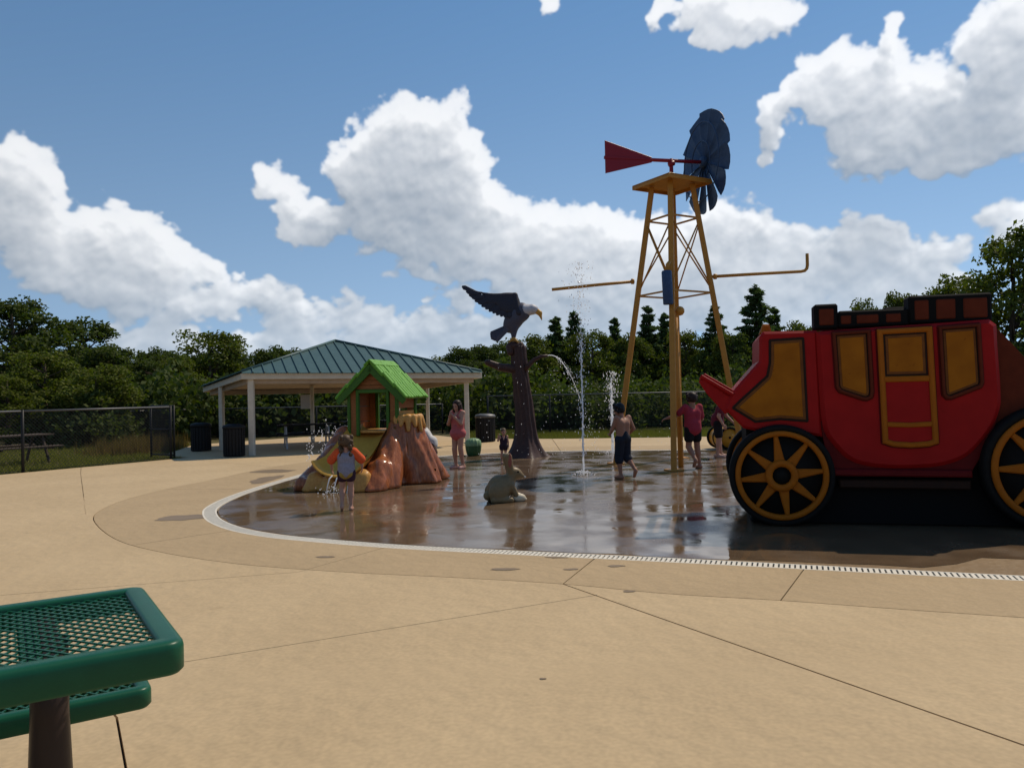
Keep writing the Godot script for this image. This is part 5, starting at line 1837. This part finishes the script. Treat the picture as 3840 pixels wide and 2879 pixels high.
	for w in wear:
		var gp := []
		match w[0]:
			"shirt":
				gp.append_array(torso.call(0.013))
				gp.append_array(limb.call("sh", "el", w[2], 0.034, 0.030, 0.014))
				gp.append(cap(J.pel + Vector3(0.018 * H, 0.03 * H, 0), J.pel + Vector3(0.018 * H, -0.022 * H, 0), 0.088 * H, 0.092 * H, 0.03))
				gp.append(cap(J.pel + Vector3(-0.018 * H, 0.03 * H, 0), J.pel + Vector3(-0.018 * H, -0.022 * H, 0), 0.088 * H, 0.092 * H, 0.03))
			"shorts":
				gp.append_array(hips.call(0.012))
				gp.append(cap(J.pel, J.pel + Vector3(0, 0.03 * H, 0), 0.078 * H, 0.074 * H, 0.02))
				gp.append_array(limb.call("hip", "kn", w[2], 0.055, 0.050, 0.016))
			"long_shorts":
				gp.append_array(hips.call(0.012))
				gp.append(cap(J.pel, J.pel + Vector3(0, 0.03 * H, 0), 0.078 * H, 0.074 * H, 0.02))
				gp.append_array(limb.call("hip", "kn", 1.0, 0.055, 0.046, 0.014))
				gp.append_array(limb.call("kn", "an", 0.18, 0.046, 0.046, 0.014))
			"suit":
				gp.append_array(torso.call(0.007).slice(0, 2))
				gp.append_array(hips.call(0.008))
				gp.append(cap(J.chest + Vector3(0.04 * H, 0, 0), J.shL - Vector3(0.03 * H, -0.01 * H, 0), 0.058 * H, 0.036 * H, 0.02))
				gp.append(cap(J.chest - Vector3(0.04 * H, 0, 0), J.shR + Vector3(0.03 * H, 0.01 * H, 0), 0.058 * H, 0.036 * H, 0.02))
			"skirt":
				gp.append(cap(J.pel + Vector3(0, 0.03 * H, 0), J.pel - Vector3(0, w[2] * H, 0), 0.085 * H, 0.115 * H, 0.03))
				gp.append_array(hips.call(0.014))
			"sleeves":
				gp.append_array(limb.call("sh", "el", 0.95, 0.046, 0.046, 0.014))
			"shoes":
				for k in ["L", "R"]:
					gp.append(cap(J["an" + k] - Vector3(0, 0.02 * H, 0), J["to" + k], 0.026 * H, 0.023 * H, 0.02))
			"band":
				gp.append(cap(J.pel + Vector3(0.022 * H, -0.03 * H, 0), J.pel + Vector3(-0.022 * H, -0.03 * H, 0), 0.092 * H, 0.092 * H, 0.02))
		st = mb(true)
		nets(st, gp, cell)
		var cm: StandardMaterial3D = surf(blotch(180, w[1], w[1].darkened(0.10), 0.03, 0.3, 0.10), 1.6, 0.85)
		build(st, {"long_shorts": "shorts", "suit": "swimsuit", "sleeves": "arm_floats", "band": "waistband"}.get(w[0], w[0]), cm, t)
	return t

func people() -> void:
	make_head_and_hands()
	var pale := lin(0.46, 0.25, 0.175)
	var tan_ := lin(0.33, 0.165, 0.105)
	var brown := lin(0.032, 0.017, 0.011)
	person("toddler with curly brown hair and orange arm floats walking to the slide", Vector3(-2.36, 0, -11.1), Vector2(-0.12, -1.0), 1.06,
		{"elL": Vector3(0.20, 0.665, 0.03), "wrL": Vector3(0.20, 0.55, 0.10), "elR": Vector3(-0.20, 0.665, 0.03), "wrR": Vector3(-0.20, 0.55, 0.10), "knL": Vector3(0.06, 0.28, 0.05), "anL": Vector3(0.06, 0.07, -0.06), "toL": Vector3(0.065, 0.018, 0.0), "knR": Vector3(-0.055, 0.275, 0.02)},
		pale, lin(0.15, 0.085, 0.042), 0.185, Vector2(0.1, 0.1), [["shirt", lin(0.30, 0.28, 0.33), 0.2], ["band", lin(0.40, 0.27, 0.06), 0], ["shorts", lin(0.05, 0.02, 0.035), 0.28], ["sleeves", lin(0.75, 0.11, 0.03), 0]], "curly")
	person("girl in pink swimsuit with long dark hair standing beside the slide", Vector3(-1.19, 0, -17.0), Vector2(-0.62, 0.78), 1.55,
		{"elL": Vector3(0.12, 0.63, 0.06), "wrL": Vector3(0.03, 0.73, 0.11), "elR": Vector3(-0.13, 0.62, 0.05), "wrR": Vector3(-0.03, 0.71, 0.12), "knR": Vector3(-0.04, 0.275, 0.03), "anL": Vector3(0.05, 0.042, -0.04), "toL": Vector3(0.06, 0.018, 0.05)},
		pale, lin(0.045, 0.024, 0.016), 0.142, Vector2(0.1, 0.25), [["suit", lin(0.52, 0.13, 0.12), 0], ["skirt", lin(0.50, 0.12, 0.12), 0.03], ["shoes", lin(0.62, 0.38, 0.34), 0]], "long")
	person("small child in dark swimsuit standing left of the eagle trunk", Vector3(-0.22, 0, -17.9), Vector2(0.15, 1.0), 0.80,
		{"elR": Vector3(-0.16, 0.66, 0.02), "wrR": Vector3(-0.15, 0.80, 0.05)},
		pale, lin(0.16, 0.10, 0.05), 0.195, Vector2(0.2, 0.1), [["suit", lin(0.035, 0.02, 0.035), 0], ["shorts", lin(0.03, 0.02, 0.03), 0.25]], "short")
	person("child in white shirt leaning in behind the stump slide", Vector3(-1.72, 0, -16.15), Vector2(-0.95, -0.2), 1.18,
		{"pel": Vector3(0, 0.52, -0.05), "chest": Vector3(0, 0.68, 0.06), "neck": Vector3(0, 0.775, 0.11), "shL": Vector3(0.1, 0.74, 0.09), "shR": Vector3(-0.1, 0.74, 0.09), "elL": Vector3(0.13, 0.62, 0.20), "wrL": Vector3(0.12, 0.66, 0.33), "elR": Vector3(-0.13, 0.62, 0.20), "wrR": Vector3(-0.12, 0.66, 0.33), "hipL": Vector3(0.05, 0.49, -0.05), "hipR": Vector3(-0.05, 0.49, -0.05), "knL": Vector3(0.06, 0.28, -0.13), "anL": Vector3(0.06, 0.075, -0.27), "toL": Vector3(0.065, 0.018, -0.20), "knR": Vector3(-0.055, 0.28, 0.05)},
		tan_, brown, 0.17, Vector2(0.0, 0.1), [["shirt", lin(0.62, 0.60, 0.57), 0.5], ["shorts", lin(0.12, 0.07, 0.05), 0.6]], "short")
	person("shirtless boy with black hair and dark shorts walking past the jet", Vector3(2.0, 0, -14.35), Vector2(-0.55, -0.83), 1.43,
		{"neck": Vector3(0.005, 0.795, 0.02), "elL": Vector3(0.13, 0.62, 0.06), "wrL": Vector3(0.07, 0.56, 0.17), "elR": Vector3(-0.165, 0.63, -0.02), "wrR": Vector3(-0.15, 0.53, 0.10), "knL": Vector3(0.05, 0.275, 0.03), "anL": Vector3(0.045, 0.042, 0.0), "toL": Vector3(0.05, 0.018, 0.10), "knR": Vector3(-0.055, 0.28, 0.0), "anR": Vector3(-0.065, 0.12, -0.15), "toR": Vector3(-0.07, 0.035, -0.12)},
		tan_, lin(0.012, 0.012, 0.013), 0.155, Vector2(0.55, 0.2), [["long_shorts", lin(0.018, 0.022, 0.034), 0]], "bushy")
	person("child in red shirt and black shorts reaching for windmill leg", Vector3(3.62, 0, -15.85), Vector2(-0.35, -0.94), 1.60,
		{"elL": Vector3(0.17, 0.68, 0.09), "wrL": Vector3(0.25, 0.64, 0.20), "elR": Vector3(-0.15, 0.62, 0.02), "wrR": Vector3(-0.10, 0.53, 0.13), "knL": Vector3(0.055, 0.28, 0.02), "anL": Vector3(0.05, 0.13, -0.12), "toL": Vector3(0.05, 0.045, -0.08), "knR": Vector3(-0.07, 0.275, 0.02), "anR": Vector3(-0.09, 0.042, 0.0), "toR": Vector3(-0.10, 0.018, 0.09)},
		tan_, lin(0.04, 0.018, 0.012), 0.15, Vector2(0.0, 0.15), [["shirt", lin(0.36, 0.035, 0.055), 0.75], ["shorts", lin(0.014, 0.013, 0.014), 0.5]], "bushy")
	person("adult in maroon top and black shorts bending behind the coach footboard", Vector3(4.78, 0, -18.4), Vector2(0.9, 0.25), 1.62,
		{"chest": Vector3(0, 0.69, 0.05), "neck": Vector3(0, 0.775, 0.11), "shL": Vector3(0.1, 0.75, 0.08), "shR": Vector3(-0.1, 0.75, 0.08), "elR": Vector3(-0.14, 0.60, 0.02), "wrR": Vector3(-0.15, 0.48, 0.08), "elL": Vector3(0.13, 0.60, 0.12), "wrL": Vector3(0.10, 0.50, 0.22), "knR": Vector3(-0.055, 0.275, 0.02), "anL": Vector3(0.057, 0.042, 0.04), "toL": Vector3(0.065, 0.018, 0.13)},
		pale, brown, 0.138, Vector2(0.0, 0.35), [["shirt", lin(0.14, 0.02, 0.035), 0.6], ["shorts", lin(0.014, 0.013, 0.015), 0.75], ["shoes", lin(0.5, 0.35, 0.3), 0]], "short")

# ------------------------------------------------------------------ water in the air
func octa(V: PackedVector3Array, p: Vector3, d: Vector3, r: float, ln: float) -> void:
	var x := d.cross(Vector3(0.31, 0.2, 0.93)).normalized() * r
	var y := d.cross(x).normalized() * r
	var z := d * r * ln
	var q := [p + z, p - z]
	var e := [p + x, p + y, p - x, p - y]
	for k in 4:
		V.append_array([q[0], e[(k + 1) % 4], e[k], q[1], e[k], e[(k + 1) % 4]])

func mesh_of(V: PackedVector3Array) -> Mesh:
	var st := mb(true)
	for v in V:
		st.add_vertex(v)
	st.generate_normals()
	return st.commit()

func jet(label: String, at: Vector3, h: float, solid: float, r: float, drops: int, spread: float, sd: int) -> void:
	var t := thing("water_jet", label, "water jet", at)
	var rg := RandomNumberGenerator.new()
	rg.seed = sd
	var n := noise(sd, 2.0, 3)
	var st := mb(true)
	var pts := []
	var rad := []
	for k in 60:
		var y := h * solid * k / 59.0
		pts.append(Vector3(n.get_noise_1d(y * 3.0) * 0.02 * y, y, n.get_noise_1d(y * 3.0 + 50.0) * 0.02 * y))
		rad.append(r * (1.0 + 0.45 * n.get_noise_1d(y * 12.0 + 9.0)) * (1.0 - 0.4 * k / 59.0))
	tube(st, pts, rad, 9)
	build(st, "column", M.water, t)
	var V := PackedVector3Array()
	for k in drops:
		var f := pow(rg.randf(), 0.55)
		var y := h * f
		var w := spread * (0.15 + f) * absf(rg.randfn(0.0, 0.45))
		var a := rg.randf() * TAU
		octa(V, Vector3(cos(a) * w, y, sin(a) * w), Vector3(rg.randfn(0, 0.15), 1, rg.randfn(0, 0.15)).normalized(), rg.randf_range(0.004, 0.014) * (0.7 + r * 10.0), rg.randf_range(1.2, 3.2))
	put(mesh_of(V), "droplets", M.drop, t).set_meta("kind", "stuff")
	V = PackedVector3Array()
	for k in 90:
		var a := rg.randf() * TAU
		var w := 0.04 + 0.22 * pow(rg.randf(), 1.5)
		octa(V, Vector3(cos(a) * w, 0.01 + 0.10 * rg.randf() * (1.0 - w * 3.0), sin(a) * w), Vector3(cos(a), 1.2, sin(a)).normalized(), rg.randf_range(0.005, 0.014), 1.6)
	put(mesh_of(V), "splash", M.drop, t).set_meta("kind", "stuff")

func water() -> void:
	jet("tall thin water jet rising in the middle of the splash pad", Vector3(1.34, 0, -15.1), 4.1, 0.64, 0.018, 520, 0.36, 31)
	jet("shorter thick water jet behind the shirtless boy", Vector3(2.55, 0, -20.2), 2.1, 0.86, 0.036, 380, 0.30, 32)
	# stream from the branch of the trunk
	var t := thing("water_stream", "curved water stream falling from branch of eagle trunk", "water stream", Vector3(0.9, 2.5, -19.6))
	var st := mb(true)
	var pts := []
	var rad := []
	for k in 26:
		var s := k / 25.0
		pts.append(Vector3(s * 0.86, 0.02 + 0.22 * s - 1.55 * s * s, 0.05 * s))
		rad.append(lerpf(0.011, 0.004, s))
	tube(st, pts, rad, 7)
	build(st, "stream", M.water, t)
	var rg := RandomNumberGenerator.new()
	rg.seed = 8
	var V := PackedVector3Array()
	for k in 190:
		var s := rg.randf_range(0.25, 1.42)
		var p := Vector3(s * 0.86, 0.02 + 0.22 * s - 1.55 * s * s, 0.05 * s) + Vector3(rg.randfn(0, 0.05), rg.randfn(0, 0.05), rg.randfn(0, 0.05)) * s * 1.6
		if p.y > -2.48:
			octa(V, p, Vector3(0.3, -1, 0).normalized(), rg.randf_range(0.005, 0.012), rg.randf_range(1.2, 2.6))
	put(mesh_of(V), "droplets", M.drop, t).set_meta("kind", "stuff")
	# fine spray that the wind carries across the far half of the pad
	V = PackedVector3Array()
	for k in 240:
		var p := Vector3(rg.randfn(1.6, 1.3), 0.0, rg.randfn(-18.2, 1.2))
		p.y = 0.15 + 2.2 * pow(rg.randf(), 1.3)
		octa(V, p, Vector3(rg.randfn(0, 0.3), -1, rg.randfn(0, 0.3)).normalized(), rg.randf_range(0.004, 0.010), rg.randf_range(1.0, 2.2))
	var spray := put(mesh_of(V), "spray", M.drop)
	tag(spray, "scattered water drops flying round the jets and trunk", "spray")
	spray.set_meta("kind", "stuff")
	# water running off the chute
	var c := thing("water_stream", "thin water runoff falling from the yellow chute lip", "water stream", Vector3(-2.95, 0.0, -13.12))
	st = mb(true)
	for q in [[-0.10, 0.02], [0.02, 0.0], [0.24, 0.03]]:
		tube(st, [Vector3(q[0], 0.28, -0.1), Vector3(q[0] - 0.02, 0.24, 0.02), Vector3(q[0] - 0.04, 0.12, 0.09), Vector3(q[0] - 0.05, 0.0, 0.12)], [0.013, 0.011, 0.008, 0.007], 7)
	build(st, "stream", M.water, c)
	V = PackedVector3Array()
	for k in 70:
		var a := rg.randf() * TAU
		var w := 0.32 * pow(rg.randf(), 0.8)
		octa(V, Vector3(cos(a) * w, 0.01 + 0.22 * rg.randf() * rg.randf(), 0.12 + sin(a) * w), Vector3.UP, rg.randf_range(0.004, 0.011), 1.4)
	put(mesh_of(V), "splash", M.drop, c).set_meta("kind", "stuff")
	# spray nozzles left of the stump
	var f := thing("water_spray", "white spray fan shooting up left behind the stump slide", "water spray", Vector3(-3.5, 0, -15.6))
	V = PackedVector3Array()
	for k in 260:
		var s := rg.randf()
		var side := rg.randi_range(0, 3)
		var p := Vector3(-0.55 + side * 0.26 + s * rg.randfn(0.06, 0.10), (0.75 + 0.1 * side) * pow(rg.randf(), 0.7) + 0.25 * s * s, rg.randfn(0, 0.08))
		octa(V, p, Vector3(0.1, 1, 0).normalized(), rg.randf_range(0.004, 0.011), rg.randf_range(1.2, 3.0))
	put(mesh_of(V), "droplets", M.drop, f).set_meta("kind", "stuff")

# ------------------------------------------------------------------ plants
func leaf_mesh(clumps: Array, sd: int, ln: float, wd: float, droop: float) -> ArrayMesh:
	var rg := RandomNumberGenerator.new()
	rg.seed = sd
	var V := PackedVector3Array()
	var N := PackedVector3Array()
	var C := PackedColorArray()
	for c in clumps:
		var tone := rg.randf_range(0.72, 1.25)
		for k in c[2]:
			var d := Vector3(rg.randfn(), rg.randfn(), rg.randfn()).normalized()
			var p: Vector3 = c[0] + d * c[1] * pow(rg.randf(), 0.45) * c[3]
			var n := (d * 0.5 + Vector3(rg.randfn(), rg.randfn() + 0.35, rg.randfn()) * 0.7).normalized()
			var u := n.cross(Vector3(rg.randfn(), rg.randfn(), rg.randfn())).normalized()
			u = (u + Vector3(0, -droop, 0)).normalized()
			n = (n - u * n.dot(u)).normalized()
			var w := n.cross(u) * wd * rg.randf_range(0.7, 1.3)
			u *= ln * rg.randf_range(0.7, 1.3)
			var b := tone * rg.randf_range(0.75, 1.25)
			var col := Color(b * rg.randf_range(0.92, 1.14), b, b * rg.randf_range(0.8, 1.1))
			var bend := n * ln * 0.18
			V.append_array([p - u, p + w - bend * 0.3, p + u - bend, p - u, p + u - bend, p - w - bend * 0.3])
			for q in 6:
				N.append(n)
				C.append(col)
	var arr := []
	arr.resize(Mesh.ARRAY_MAX)
	arr[Mesh.ARRAY_VERTEX] = V
	arr[Mesh.ARRAY_NORMAL] = N
	arr[Mesh.ARRAY_COLOR] = C
	var m := ArrayMesh.new()
	m.add_surface_from_arrays(Mesh.PRIMITIVE_TRIANGLES, arr)
	return m

func broadleaf(sd: int, open_: float) -> Array:
	# eight metres tall, about four and a half wide
	var rg := RandomNumberGenerator.new()
	rg.seed = sd
	var cl := []
	var st := mb(true)
	tube(st, [Vector3.ZERO, Vector3(0.05, 1.5, 0.05), Vector3(-0.05, 3.6, 0), Vector3(0.08, 5.6, 0.05), Vector3(0, 7.0, 0)], [0.20, 0.16, 0.12, 0.07, 0.03], 8)
	for k in 62:
		var y := lerpf(0.9, 7.5, pow(rg.randf(), 0.9))
		var prof := 2.25 * sqrt(maxf(0.0, 1.0 - pow((y - 3.7) / 4.1, 2.0)))
		var a := rg.randf() * TAU
		var rr := prof * lerpf(0.25, 1.0, pow(rg.randf(), 0.45)) * rg.randf_range(0.82, 1.1)
		var p := Vector3(cos(a) * rr, y, sin(a) * rr)
		var r := rg.randf_range(0.42, 0.86)
		cl.append([p, r, int(165.0 * r / 0.65 * (1.0 - open_ * 0.35)), Vector3(1.15, 0.8, 1.15)])
		if k % 3 == 0:
			var b := Vector3(0, clampf(y - rr * 0.8, 0.6, 6.5), 0)
			tube(st, [b, b.lerp(p, 0.5) + Vector3(0, -0.1, 0), p], [0.07, 0.045, 0.02], 5)
	st.generate_normals()
	return [st.commit(), leaf_mesh(cl, sd + 1, 0.108, 0.070, 0.15)]

func pine(sd: int) -> Array:
	# eight metres tall, about two and a half wide, pointed
	var rg := RandomNumberGenerator.new()
	rg.seed = sd
	var cl := []
	var st := mb(true)
	tube(st, [Vector3.ZERO, Vector3(0.03, 3, 0), Vector3(-0.03, 6, 0.02), Vector3(0, 8.0, 0)], [0.17, 0.12, 0.06, 0.015], 8)
	for j in 19:
		var y := lerpf(0.7, 7.7, j / 18.0)
		var R := 1.45 * pow(1.0 - (y - 0.2) / 8.0, 0.95) + 0.08
		var nb := 6 if j < 15 else 4
		for k in nb:
			var a := TAU * (k + rg.randf() * 0.8) / nb + j * 1.3
			var rr := R * rg.randf_range(0.6, 1.18)
			var p := Vector3(cos(a) * rr, y + rg.randf_range(-0.15, 0.25) + rr * 0.15, sin(a) * rr)
			tube(st, [Vector3(0, y, 0), p], [0.03, 0.012], 4)
			for q in 3:
				cl.append([Vector3(0, y, 0).lerp(p, 0.45 + 0.27 * q), rg.randf_range(0.20, 0.34) * (1.0 - 0.04 * j * 0.5), 34, Vector3(1.0, 0.7, 1.0)])
	cl.append([Vector3(0, 7.9, 0), 0.2, 30, Vector3(0.5, 1.6, 0.5)])
	st.generate_normals()
	return [st.commit(), leaf_mesh(cl, sd + 1, 0.155, 0.042, -0.3)]

func tree(called: String, label: String, at: Vector2, h: float, w: float, proto: Array, leaf: Material, full: float, group: String) -> void:
	var t := thing(called, label, "tree", Vector3(at.x, -0.08, at.y), rng.randf() * TAU, group)
	put(proto[0], "trunk", M.wood, t)
	put(proto[1], "crown", leaf, t)
	t.scale = Vector3(w / full, h / 8.0, w / full)

func scatter(called: String, label: String, category: String, me: Mesh, m: Material, places: Array) -> void:
	var mm := MultiMesh.new()
	mm.transform_format = MultiMesh.TRANSFORM_3D
	mm.mesh = me
	mm.instance_count = places.size()
	for i in places.size():
		mm.set_instance_transform(i, places[i])
	var o := MultiMeshInstance3D.new()
	o.name = numbered(called)
	o.multimesh = mm
	o.material_override = m
	add_child(o)
	tag(o, label, category)
	o.set_meta("kind", "stuff")

func plants() -> void:
	var B := [broadleaf(501, 0.2), broadleaf(511, 0.6), broadleaf(521, 0.0), broadleaf(531, 0.8)]
	var P := [pine(601), pine(611), pine(621)]
	var wood := "trees of the wood round the splash park"
	# x, z, height, kind, width, label
	var T := [
		[-25.4, -40.0, 7.3, "D", 5.4, "tall dark round tree at left edge, highest above left fence"],
		[-24.0, -44.0, 6.5, "D", 5.0, "dark dome shaped tree second from the left edge"],
		[-18.4, -31.0, 3.8, "d", 3.4, "light green bushy tree in front of tall dark left tree"],
		[-18.3, -36.0, 4.3, "D", 3.4, "dark tree right of the dome shaped tree, lower crown"],
		[-15.9, -30.0, 3.1, "d", 2.9, "light green shrubby tree above the middle of left fence"],
		[-16.8, -37.0, 3.6, "D", 2.9, "dark low tree left of the loose pale tree"],
		[-18.6, -29.0, 2.8, "d", 2.6, "yellow green shrub tree at the left edge above fence"],
		[-15.4, -36.0, 3.7, "d", 2.4, "small pale tree touching the loose pale tree's left side"],
		[-15.3, -40.0, 5.4, "L", 3.9, "loose pale green tree left of the pavilion roof"],
		[-14.1, -42.0, 3.3, "D", 3.2, "dark low tree behind the left end of pavilion roof"],
		[-11.8, -42.0, 2.9, "D", 3.9, "dark low tree seen under left half of pavilion roof"],
		[-9.2, -43.0, 2.8, "D", 3.9, "dark low tree seen under the middle of pavilion roof"],
		[-6.2, -43.0, 2.8, "D", 3.6, "dark low tree seen under right half of pavilion roof"],
		[-4.5, -48.0, 4.0, "L", 2.4, "small pale treetop poking above the pavilion roof's right slope"],
		[-2.6, -44.0, 3.6, "D", 3.0, "dark tree between pavilion roof end and eagle trunk"],
		[-0.5, -40.0, 3.5, "D", 2.7, "dark tree directly behind the eagle trunk"],
		[0.6, -42.0, 4.8, "d", 3.4, "rounded green tree just right of the eagle's beak"],
		[2.5, -44.0, 5.6, "C", 2.5, "pine with blunt top between eagle and tall jet"],
		[3.7, -46.0, 6.1, "C", 2.2, "pine rising behind the tall water jet"],
		[4.2, -41.0, 4.9, "d", 3.0, "rounded green tree right of tall jet, behind short jet"],
		[5.8, -44.0, 5.5, "C", 1.9, "slim pine just left of the windmill's left leg"],
		[6.4, -42.0, 4.7, "d", 2.5, "green tree behind the windmill's left leg"],
		[7.5, -43.0, 6.0, "C", 2.1, "slim pine between windmill's left and front legs"],
		[8.8, -45.0, 5.8, "C", 2.0, "narrow pine hidden partly by windmill's front leg"],
		[9.3, -42.0, 4.9, "d", 2.8, "rounded tree between windmill's front and right legs"],
		[10.9, -42.0, 5.9, "C", 2.1, "pointed pine seen past the windmill's right leg"],
		[11.3, -40.0, 4.6, "d", 2.4, "low green tree between the two pointed right pines"],
		[12.8, -41.0, 6.7, "C", 2.9, "tallest wide pine between windmill and coach"],
		[14.4, -43.0, 5.8, "C", 2.0, "pine just left of the coach's driver box top"],
		[15.6, -42.0, 5.2, "d", 3.0, "leafy tree behind the coach's driver box"],
		[19.0, -46.0, 6.3, "L", 2.8, "pale loose tree above the coach's low luggage"],
		[20.3, -45.0, 6.7, "L", 2.6, "pale loose tree above middle of coach luggage"],
		[21.8, -44.0, 7.0, "d", 2.5, "leafy tree left of the high right tree, above luggage"],
		[21.6, -38.0, 7.1, "L", 3.6, "pale leafy tree above the coach's high luggage"],
		[23.0, -36.0, 9.0, "d", 4.8, "highest leafy tree at the right edge"],
		[26.8, -37.0, 8.0, "D", 4.6, "leafy tree cut by the right edge of view"],
	]
	var k := 1.3
	var i := 0
	for a in T:
		var far: bool = a[1] < -33.0
		var s := k if far else 1.0
		var p := Vector2(a[0], a[1]) * s
		var h: float = (a[2] - 1.6) * s + 1.7
		if a[3] == "C":
			tree("pine_tree", a[5], p, h * 1.02, a[4] * s * 1.25, P[i % 3], M.needle, 2.9, wood)
		else:
			tree("broadleaf_tree", a[5], p, h, a[4] * s, B[[0, 2][i % 2]] if a[3] != "L" else B[[1, 3][i % 2]], M.leaf if a[3] == "D" else M.leaf_light, 4.7, wood)
		i += 1
	var near := thing("pine_tree", "deep green conifer close behind the coach at right edge", "tree", Vector3(11.9, -0.08, -17.6), 0.4, wood)
	put(P[1][0], "trunk", M.wood, near)
	put(P[1][1], "crown", M.needle, near)
	near.scale = Vector3(0.62, 0.50, 0.62)
	# undergrowth and the mass of the wood farther back
	var rg := RandomNumberGenerator.new()
	rg.seed = 15
	var bc := []
	for q in 14:
		bc.append([Vector3(rg.randf_range(-0.8, 0.8), rg.randf_range(0.15, 1.3), rg.randf_range(-0.6, 0.6)), rg.randf_range(0.35, 0.6), 130, Vector3.ONE])
	var bush := leaf_mesh(bc, 99, 0.075, 0.05, 0.1)
	var places := []
	for q in 230:
		var f := rg.randf()
		var p := Vector3(lerpf(-42, 44, f), -0.15, 0)
		p.z = -(lerpf(34.5, 46.0, rg.randf()) + (2.0 if absf(p.x) > 16 else 0.0))
		if p.x < -13:
			p.z = lerpf(-25.5, -40.0, rg.randf()) - (p.x + 13.0) * -0.25
			if p.z > -27.0 and p.x > -17.0:
				p.z = -29.0
		var s := rg.randf_range(0.9, 1.7)
		places.append(Transform3D(Basis(Vector3.UP, rg.randf() * TAU).scaled(Vector3(s * 1.2, s * rg.randf_range(0.8, 1.35), s * 1.2)), p))
	scatter("undergrowth", "dense dark undergrowth along the foot of the wood", "undergrowth", bush, M.leaf, places)
	places = []
	for q in 120:
		var x := lerpf(-62, 62, q / 119.0) + rg.randf_range(-1, 1)
		var z := -rg.randf_range(58.0, 68.0)
		var hh := lerpf(0.62, 0.80, rg.randf()) * (0.72 if x > -17.0 and x < -4.0 else 1.0)
		places.append(Transform3D(Basis(Vector3.UP, rg.randf() * TAU).scaled(Vector3(0.95, hh, 0.95)), Vector3(x, -0.3, z)))
	scatter("woodland", "dark mass of the wood farther back", "woodland", B[2][1], M.leaf, places)
	# grass
	var V := PackedVector3Array()
	var st := mb()
	for q in 9:
		var a := rg.randf() * TAU
		var b := Vector3(cos(a), 0, sin(a)) * rg.randf_range(0.0, 0.07)
		var lean := Vector3(rg.randfn(0, 0.045), rg.randf_range(0.07, 0.15), rg.randfn(0, 0.045))
		var w := Vector3(-sin(a), 0, cos(a)) * 0.007
		st.set_color(Color(1, 1, 1) * rg.randf_range(0.7, 1.25))
		tri(st, b - w, b + w, b + lean)
	st.generate_normals()
	var tuft := st.commit()
	places = []
	var A := Vector2(-18.2, -7.6)
	var Bq := Vector2(-9.35, -21.9)
	var u := (Bq - A).normalized()
	var nrm := Vector2(u.y, -u.x)
	if nrm.x > 0:
		nrm = -nrm
	for q in 15000:
		var p := A + u * rg.randf_range(-2.0, 22.0) + nrm * (0.12 + 13.0 * pow(rg.randf(), 1.6))
		if Geometry2D.is_point_in_polygon(p, plaza):
			continue
		places.append(Transform3D(Basis(Vector3.UP, rg.randf() * TAU).scaled(Vector3.ONE * rg.randf_range(0.7, 1.4)), Vector3(p.x, -0.075, p.y)))
	for q in 12000:
		var x := rg.randf_range(-1.8, 24.0)
		var z0 := -28.2 + (x + 1.6) * 0.34 if x < 1.6 else (-27.15 + (x - 1.6) * 0.147 if x < 5.0 else -26.65 + (x - 5.0) * 0.035)
		places.append(Transform3D(Basis(Vector3.UP, rg.randf() * TAU).scaled(Vector3.ONE * rg.randf_range(0.7, 1.3)), Vector3(x, -0.075, z0 - 0.05 - 6.5 * pow(rg.randf(), 1.3))))
	scatter("grass", "short rough grass behind the fences and along the back", "grass", tuft, M.grass_blade, places)
	places = []
	for q in 620:
		var p := Vector2(rg.randfn(-12.1, 0.55), rg.randfn(-25.6, 0.9))
		if Geometry2D.is_point_in_polygon(p, plaza):
			continue
		places.append(Transform3D(Basis(Vector3.UP, rg.randf() * TAU).scaled(Vector3(1.3, rg.randf_range(2.4, 5.0), 1.3)), Vector3(p.x, -0.075, p.y)))
	scatter("dry_grass", "tall dry reddish grass on the bank left of the pavilion", "grass", tuft, M.dry_grass, places)

# ------------------------------------------------------------------ everything
func _ready() -> void:
	rng.seed = 2024
	var t0 := Time.get_ticks_msec()
	camera_and_light()
	print("sky ", Time.get_ticks_msec() - t0)
	materials()
	print("materials ", Time.get_ticks_msec() - t0)
	ground()
	pavilion()
	fences()
	print("setting ", Time.get_ticks_msec() - t0)
	coach()
	windmill()
	slide()
	eagle()
	print("sculptures ", Time.get_ticks_msec() - t0)
	near_table()
	rabbit()
	small_things()
	people()
	print("people ", Time.get_ticks_msec() - t0)
	plants()
	print("plants ", Time.get_ticks_msec() - t0)
	water()
	print("all ", Time.get_ticks_msec() - t0)
